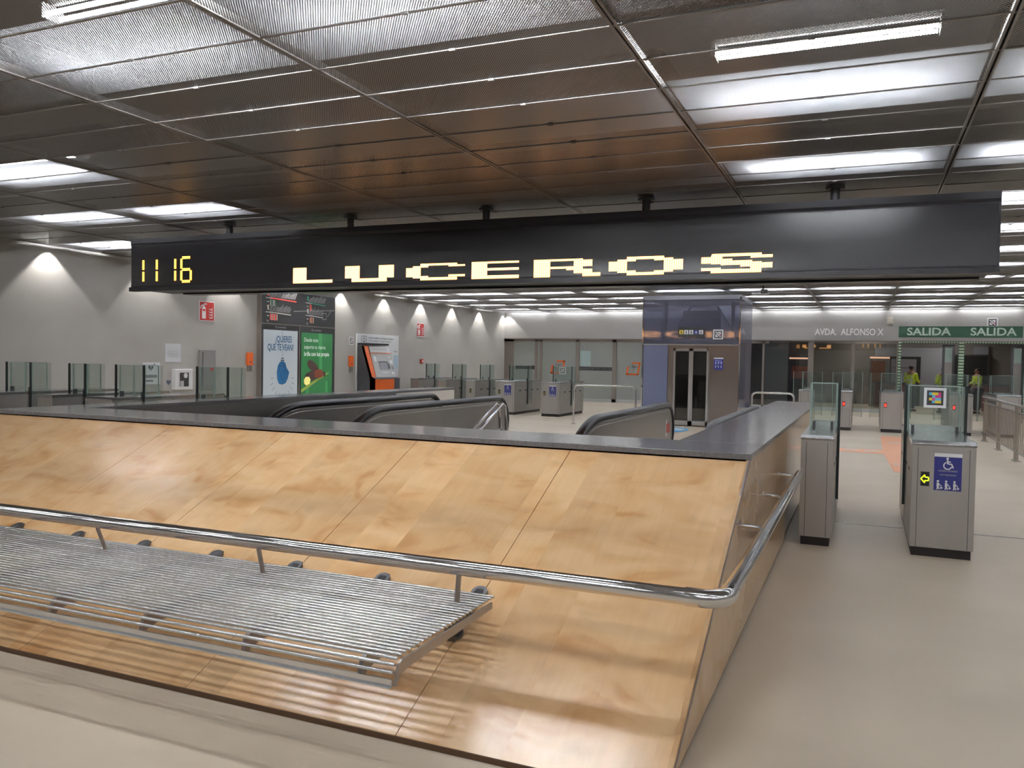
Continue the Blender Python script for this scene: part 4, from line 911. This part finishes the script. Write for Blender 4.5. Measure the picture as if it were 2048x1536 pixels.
# ------------------------------------------------------------------ escalator balustrades
def balustrade(label, x, zr=.95, label_sticker=False):
    t = thing('escalator_balustrade', label, 'escalator', (x, 11.4, 0)); o_ = (x, 11.4, 0)
    ang = math.radians(30)
    yb, R = 8.45, 1.4
    # centre line of the handrail: newel arc, level run, transition, incline
    path = []
    rn = .36
    for i in range(13):
        a_ = -PI / 2 + PI * i / 12; path.append((x, 11.72 + rn * math.cos(a_) * 1.0, zr - rn + rn * math.sin(a_)))
    path.append((x, yb + .1, zr))
    for i in range(1, 9):
        a_ = ang * i / 8; path.append((x, yb - R * math.sin(a_), zr - R * (1 - math.cos(a_))))
    ye, ze = path[-1][1], path[-1][2]; Lr = 3.6
    path.append((x, ye - Lr * math.cos(ang), ze - Lr * math.sin(ang)))
    q = MB(o_); q.tube(path, .052, M_rubber, n=12, flat=0.8); q.build('handrail', t)
    # panel profile below the rail
    prof = [(x, p[1], p[2] - .05 if i > 12 else p[2]) for i, p in enumerate(path)]
    top = [(p[1] - (0.05 * math.cos(-PI / 2 + PI * i / 12) if i <= 12 else 0), p[2]) for i, p in enumerate(path)]
    up_ = top[6:]; pts = [(12.16, 0.0), (12.08, .35), (12.02, .62)] + [(a_, b_ - .05) for a_, b_ in up_]
    low = [(ye - Lr * math.cos(ang), ze - Lr * math.sin(ang) - 1.05), (8.2, -.5), (9.5, -.45), (12.16, -.2)]
    poly = [(x - .03, a_, b_) for a_, b_ in pts] + [(x - .03, a_, b_) for a_, b_ in low]
    q = MB(o_); q.prism(poly, (.06, 0, 0), M_steel_dark); q.build('panel', t)
    q = MB(o_); q.tube([(x, a_, b_ - .085) for a_, b_ in up_[3:]], .035, M_steel, n=8, flat=.6); q.build('rail_profile', t)
    if label_sticker:
        q = MB(o_); q.box(x + .031, x + .034, 11.62, 11.85, .55, .68, M_red); q.box(x + .031, x + .033, 11.60, 11.66, .50, .74, M_white); q.build('warning_label', t)
    return t
balustrade('escalator balustrade farthest left, along the inner side of the left parapet', -6.45)
balustrade('escalator balustrade beside the stair handrails', -5.26)
balustrade('escalator balustrade in front of the lift with red label', -2.60, label_sticker=True)
balustrade('escalator balustrade at the right parapet, mostly behind the coping', -1.36)
def steps(name, label, x0, x1, m_, tread, rise):
    t = thing(name, label, name.replace('_', ' '), ((x0 + x1) / 2, 11.4, 0)); q = MB(((x0 + x1) / 2, 11.4, 0))
    y = 10.6; z = 0.0; q.box(x0, x1, y, 12.2, -.1, -.005, m_)
    for k_ in range(16):
        y -= tread; z -= rise; q.box(x0, x1, y, y + tread + .01, z - .25, z, m_)
        if y < 5.9: break
    q.build('treads', t)
    q = MB(((x0 + x1) / 2, 11.4, 0)); q.box(x0, x1, 11.3, 12.2, -.005, .004, M_steel_top); q.build('landing_plate', t)
steps('escalator_steps', 'dark moving steps of the left escalator in the pit', -6.38, -5.33, M_charcoal, .4, .23)
steps('escalator_steps', 'dark moving steps of the right escalator in the pit', -2.53, -1.43, M_charcoal, .4, .23)
steps('fixed_stairs', 'fixed stair between the two escalators', -5.0, -2.8, M_floor, .3, .17)
t = thing('stair_handrail', 'twin polished stair handrails beside the second balustrade', 'handrail', (-5.02, 11.3, 0))
for dx, dz in ((.0, 0), (.10, 0)):
    q = MB(); q.tube([(dx, .0, .0), (dx, .0, .62 - dz * .5), (dx, -.05, .86 - dz), (dx, -.15, .90 - dz), (dx, -1.3, .40 - dz), (dx, -2.2, .0 - dz)], .022, M_chrome, n=10); q.build('upper_rail', t)
q = MB(); q.tube([(.05, -.05, .50), (.05, -.15, .52), (.05, -1.3, 0.0)], .018, M_chrome, n=10); q.build('lower_rail', t)

# ------------------------------------------------------------------ bench on the slope
BX, ZS = -1.57, .44
t = thing('slatted_bench', 'long bench of polished steel rods fixed to the sloping plywood front', 'bench', (-3.6, 3.2, 0)); off = (-3.6, 3.2, 0)
BXL = -6.35
rods = [(3.50 - .0335 * k_, ZS) for k_ in range(26)]
yl = rods[-1][0]
rods += [(yl - .032, ZS - .004), (yl - .052, ZS - .022), (yl - .062, ZS - .048)]
for (y, z) in rods:
    q = MB(off); q.tube([(BXL, y, z), (BX, y, z)], .0078, M_rod, n=8); q.build('rod', t)
q = MB(off); q.box(BXL, BX, yl - .072, yl - .062, ZS - .098, ZS - .072, M_rod); q.box(BXL, BX, yl - .085, yl - .062, ZS - .102, ZS - .098, M_rod); q.build('front_strip', t)
def arm_profile(x, w_):
    return [(x, 3.50, ZS - .012), (x, yl - .015, ZS - .012), (x, yl - .042, ZS - .026), (x, yl - .053, ZS - .055), (x, yl - .060, ZS - .10), (x, yl - .040, ZS - .10), (x, yl - .02, ZS - .072), (x, yl + .06, ZS - .060), (x, 3.10, ZS - .070), (x, 3.42, ZS - .10)]
for k_ in range(8):
    x = -1.72 - .56 * k_
    q = MB(off); q.prism(arm_profile(x + .01, .02), (-.02, 0, 0), M_edge if k_ else M_steel_dark); ar = q.build('support_arm', t)
    q = MB(off)
    # bracket with upper and lower foot lying on the slope
    def on(y, d): return Vector((0, y, slz(y))) + nrm * d
    A = [on(3.70, .0), on(3.36, .0), on(3.36, .03), Vector((0, 3.30, ZS - .09)), Vector((0, 3.44, ZS - .02)), on(3.56, .05), on(3.70, .014)]
    q.prism([Vector((x + .022, a_.y, a_.z)) for a_ in A], (-.044, 0, 0), M_alu)
    up0 = on(3.66, .008); q.tube([on(3.66, .002) + Vector((x, 0, 0)), on(3.66, .020) + Vector((x, 0, 0))], .042, M_alu, n=14)
    q.tube([on(3.40, .002) + Vector((x, 0, 0)), on(3.40, .022) + Vector((x, 0, 0))], .042, M_alu, n=14)
    q.build('wall_bracket', ar, bevel=.004)
ep = [(0, yl - .015, ZS - .012), (0, yl - .042, ZS - .026), (0, yl - .053, ZS - .055), (0, yl - .060, ZS - .10), (0, yl - .048, ZS - .10), (0, yl - .032, ZS - .068), (0, yl + .05, ZS - .055), (0, 3.46, ZS - .042), (0, 3.46, ZS - .012)]
q = MB(off); q.prism([(BX + .002, p[1], p[2]) for p in ep], (.008, 0, 0), M_steel); q.build('end_plate', t)

# ------------------------------------------------------------------ grab rail
t = thing('grab_rail', 'thick chrome rail over the bench bending round the parapet corner', 'rail', (-0.47, 3.21, 0)); off = (-0.47, 3.21, 0)
RZ = .64; r = .10
path = [(-6.9, 3.17, RZ + .0), (-.47 - r, 3.225, RZ)] + [(-.47 - r + r * math.sin(a_), 3.225 + r - r * math.cos(a_), RZ) for a_ in [PI / 2 * i / 8 for i in range(1, 9)]] + [(-.47, 7.3, RZ)]
q = MB(off); q.tube(path, .034, M_chrome, n=24); q.build('tube', t)
q = MB(off); q.tube([(-.47 - r - .05, 3.225, RZ), (-.47 - r, 3.225, RZ)] + [(-.47 - r + r * math.sin(a_), 3.225 + r - r * math.cos(a_), RZ) for a_ in [PI / 2 * i / 8 for i in range(1, 9)]] + [(-.47, 3.225 + r + .06, RZ)], .0375, M_chrome, n=24); q.build('elbow_collar', t)
for k_ in range(4):
    x = -1.70 - 1.12 * k_
    q = MB(off); q.tube([(x, 3.37, ZS - .01), (x + .075, 3.24, RZ - .02)], .012, M_steel, n=8, flat=.7); q.build('bench_post', t)
for y in (4.61, 5.76, 6.9):
    q = MB(off); q.tube([(-.603, y, .675), (-.50, y, .672), (-.475, y, .65)], .010, M_chrome, n=10); so = q.build('standoff', t)
    q = MB(off); q.tube([(-.601, y, .675), (-.594, y, .675)], .024, M_chrome, n=16); q.build('rosette', so)

# ------------------------------------------------------------------ hanging display
SY = 8.9; SX0, SX1 = -9.91, 1.14; SZ0, SZ1 = 2.455, 3.22
off = (-4.4, 9.05, SZ0)
T = thing('hanging_display', 'long black LED display hanging from the ceiling showing 11 16 and LUCEROS', 'display', off)
q = MB(off); q.box(SX0, SX1, SY, SY + .55, SZ0 + .03, SZ1, M_sign)
q.prism([(SX0, SY - .012, SZ1 - .07), (SX0, SY, SZ1 - .10), (SX0, SY, SZ1), (SX0, SY - .012, SZ1)], (SX1 - SX0, 0, 0), M_sign)
q.prism([(SX0 - .02, SY - .02, SZ0), (SX0 - .02, SY - .02, SZ0 + .055), (SX0 - .02, SY, SZ0 + .065), (SX0 - .02, SY + .08, SZ0 + .03), (SX0 - .02, SY + .08, SZ0)], (SX1 - SX0 + .02, 0, 0), M_sign)
q.box(SX0 + .25, SX1 - .06, SY + .08, SY + .55, SZ0 + .005, SZ0 + .035, M_black); q.box(SX0 + .60, SX1 - .12, SY + .40, SY + .62, SZ0 - .02, SZ0 + .03, M_signglass)
q.build('casing', T)
q = MB(off); q.box(SX0 + .02, SX1 - .02, SY - .004, SY, SZ0 + .075, SZ1 - .11, M_signglass); q.build('front_glass', T)
GL = dict(
 L=[(0, 0, .34, 1), (.34, 0, 1, .2)],
 U=[(0, .25, .3, 1), (.7, .25, 1, 1), (.14, 0, .86, .22), (.14, .2, .3, .3), (.7, .2, .86, .3)],
 C=[(0, .22, .25, .76), (.12, .14, .25, .86), (.25, .78, .38, .88), (.25, .88, .87, 1), (.73, .80, 1, .90), (.25, 0, .87, .17), (.25, .15, .38, .26), (.73, .20, 1, .32)],
 E=[(0, 0, .33, 1), (.33, .89, 1, 1), (.33, .49, 1, .62), (.33, 0, 1, .20)],
 R=[(0, 0, .25, 1), (.25, .89, .62, 1), (.25, .47, .62, .58), (.50, .38, .62, .5), (.61, .2, .74, 1), (.74, .58, .88, .93), (.74, .03, .88, .42), (.88, .03, 1, .22)],
 O=[(0, .25, .13, .76), (.12, .16, .25, .86), (.25, .86, .62, 1), (.25, .76, .37, .88), (.62, .78, .75, 1), (.75, .16, .87, .90), (.87, .26, 1, .80), (.25, 0, .62, .16), (.25, .14, .37, .26), (.62, .02, .75, .24)],
 S=[(0, .52, .14, .84), (.14, .48, .30, .92), (.15, .86, .85, 1), (.70, .76, 1, .90), (.28, .42, .44, .74), (.42, .42, .72, .64), (.56, .32, .85, .56), (.70, .24, 1, .50), (.14, 0, .85, .20), (0, .14, .28, .28), (.70, .1, .85, .3)])
LX = [('L', -6.987, -6.366), ('U', -6.166, -5.442), ('C', -5.262, -4.45), ('E', -4.357, -3.745), ('R', -3.556, -2.752), ('O', -2.653, -1.826), ('S', -1.629, -0.901)]
def seg(q, x, z, s, w_, which, y, m_, h=.335):
    d = {'a': (0, h, w_, h), 'b': (w_, h / 2, w_, h), 'c': (w_, 0, w_, h / 2), 'd': (0, 0, w_, 0), 'e': (0, 0, 0, h / 2), 'f': (0, h / 2, 0, h), 'g': (0, h / 2, w_, h / 2)}
    for c_ in which:
        a_ = d[c_]; g_ = .014
        dx = a_[2] - a_[0]; dz = a_[3] - a_[1]; L = math.hypot(dx, dz)
        q.line(x + a_[0] + dx / L * g_, z + a_[1] + dz / L * g_, x + a_[2] - dx / L * g_, z + a_[3] - dz / L * g_, .036, y, m_)
for front in (True, False):
    ly = SY - .010 if front else SY + .56
    for ch, a, b in LX:
        if not front:
            a, b = -8.77 - b, -8.77 - a
        q = MB(off); H_ = .205
        for k_, (u0, v0, u1, v1) in enumerate(GL[ch]):
            if not front: u0, u1 = 1 - u1, 1 - u0
            q.rect(a + (b - a) * u0, a + (b - a) * u1, 2.512 + H_ * v0, 2.512 + H_ * v1, ly, M_led, .006 if front else .0)
            if not front: q.f[-1] = q.f[-1][::-1]
        q.build('led_letter', T)
    q = MB(off)
    if front:
        seg(q, -9.66, 2.582, 1, .16, 'ef', ly, M_ledseg); seg(q, -9.40, 2.582, 1, .16, 'ef', ly, M_ledseg); seg(q, -9.05, 2.582, 1, .16, 'ef', ly, M_ledseg); seg(q, -8.935, 2.582, 1, .175, 'acdefg', ly, M_ledseg)
    else:
        for x in (.80, .54, .19): q.rect(x - .02, x + .02, 2.582, 2.917, ly, M_ledseg)
        q.rect(-.1, -.06, 2.582, 2.917, ly, M_ledseg)
    q.build('clock_digits', T)
for x in (-8.209, -6.2, -4.25, -2.283, -0.321):
    q = MB(off); q.tube([(x, 9.05, SZ1 - .02), (x, 9.05, CZ)], .045, M_charcoal, n=16); p_ = q.build('hanger', T)
    q = MB(off); q.tube([(x, 9.05, CZ - .03), (x, 9.05, CZ - .016)], .095, M_charcoal, n=18); q.build('ceiling_flange', p_)
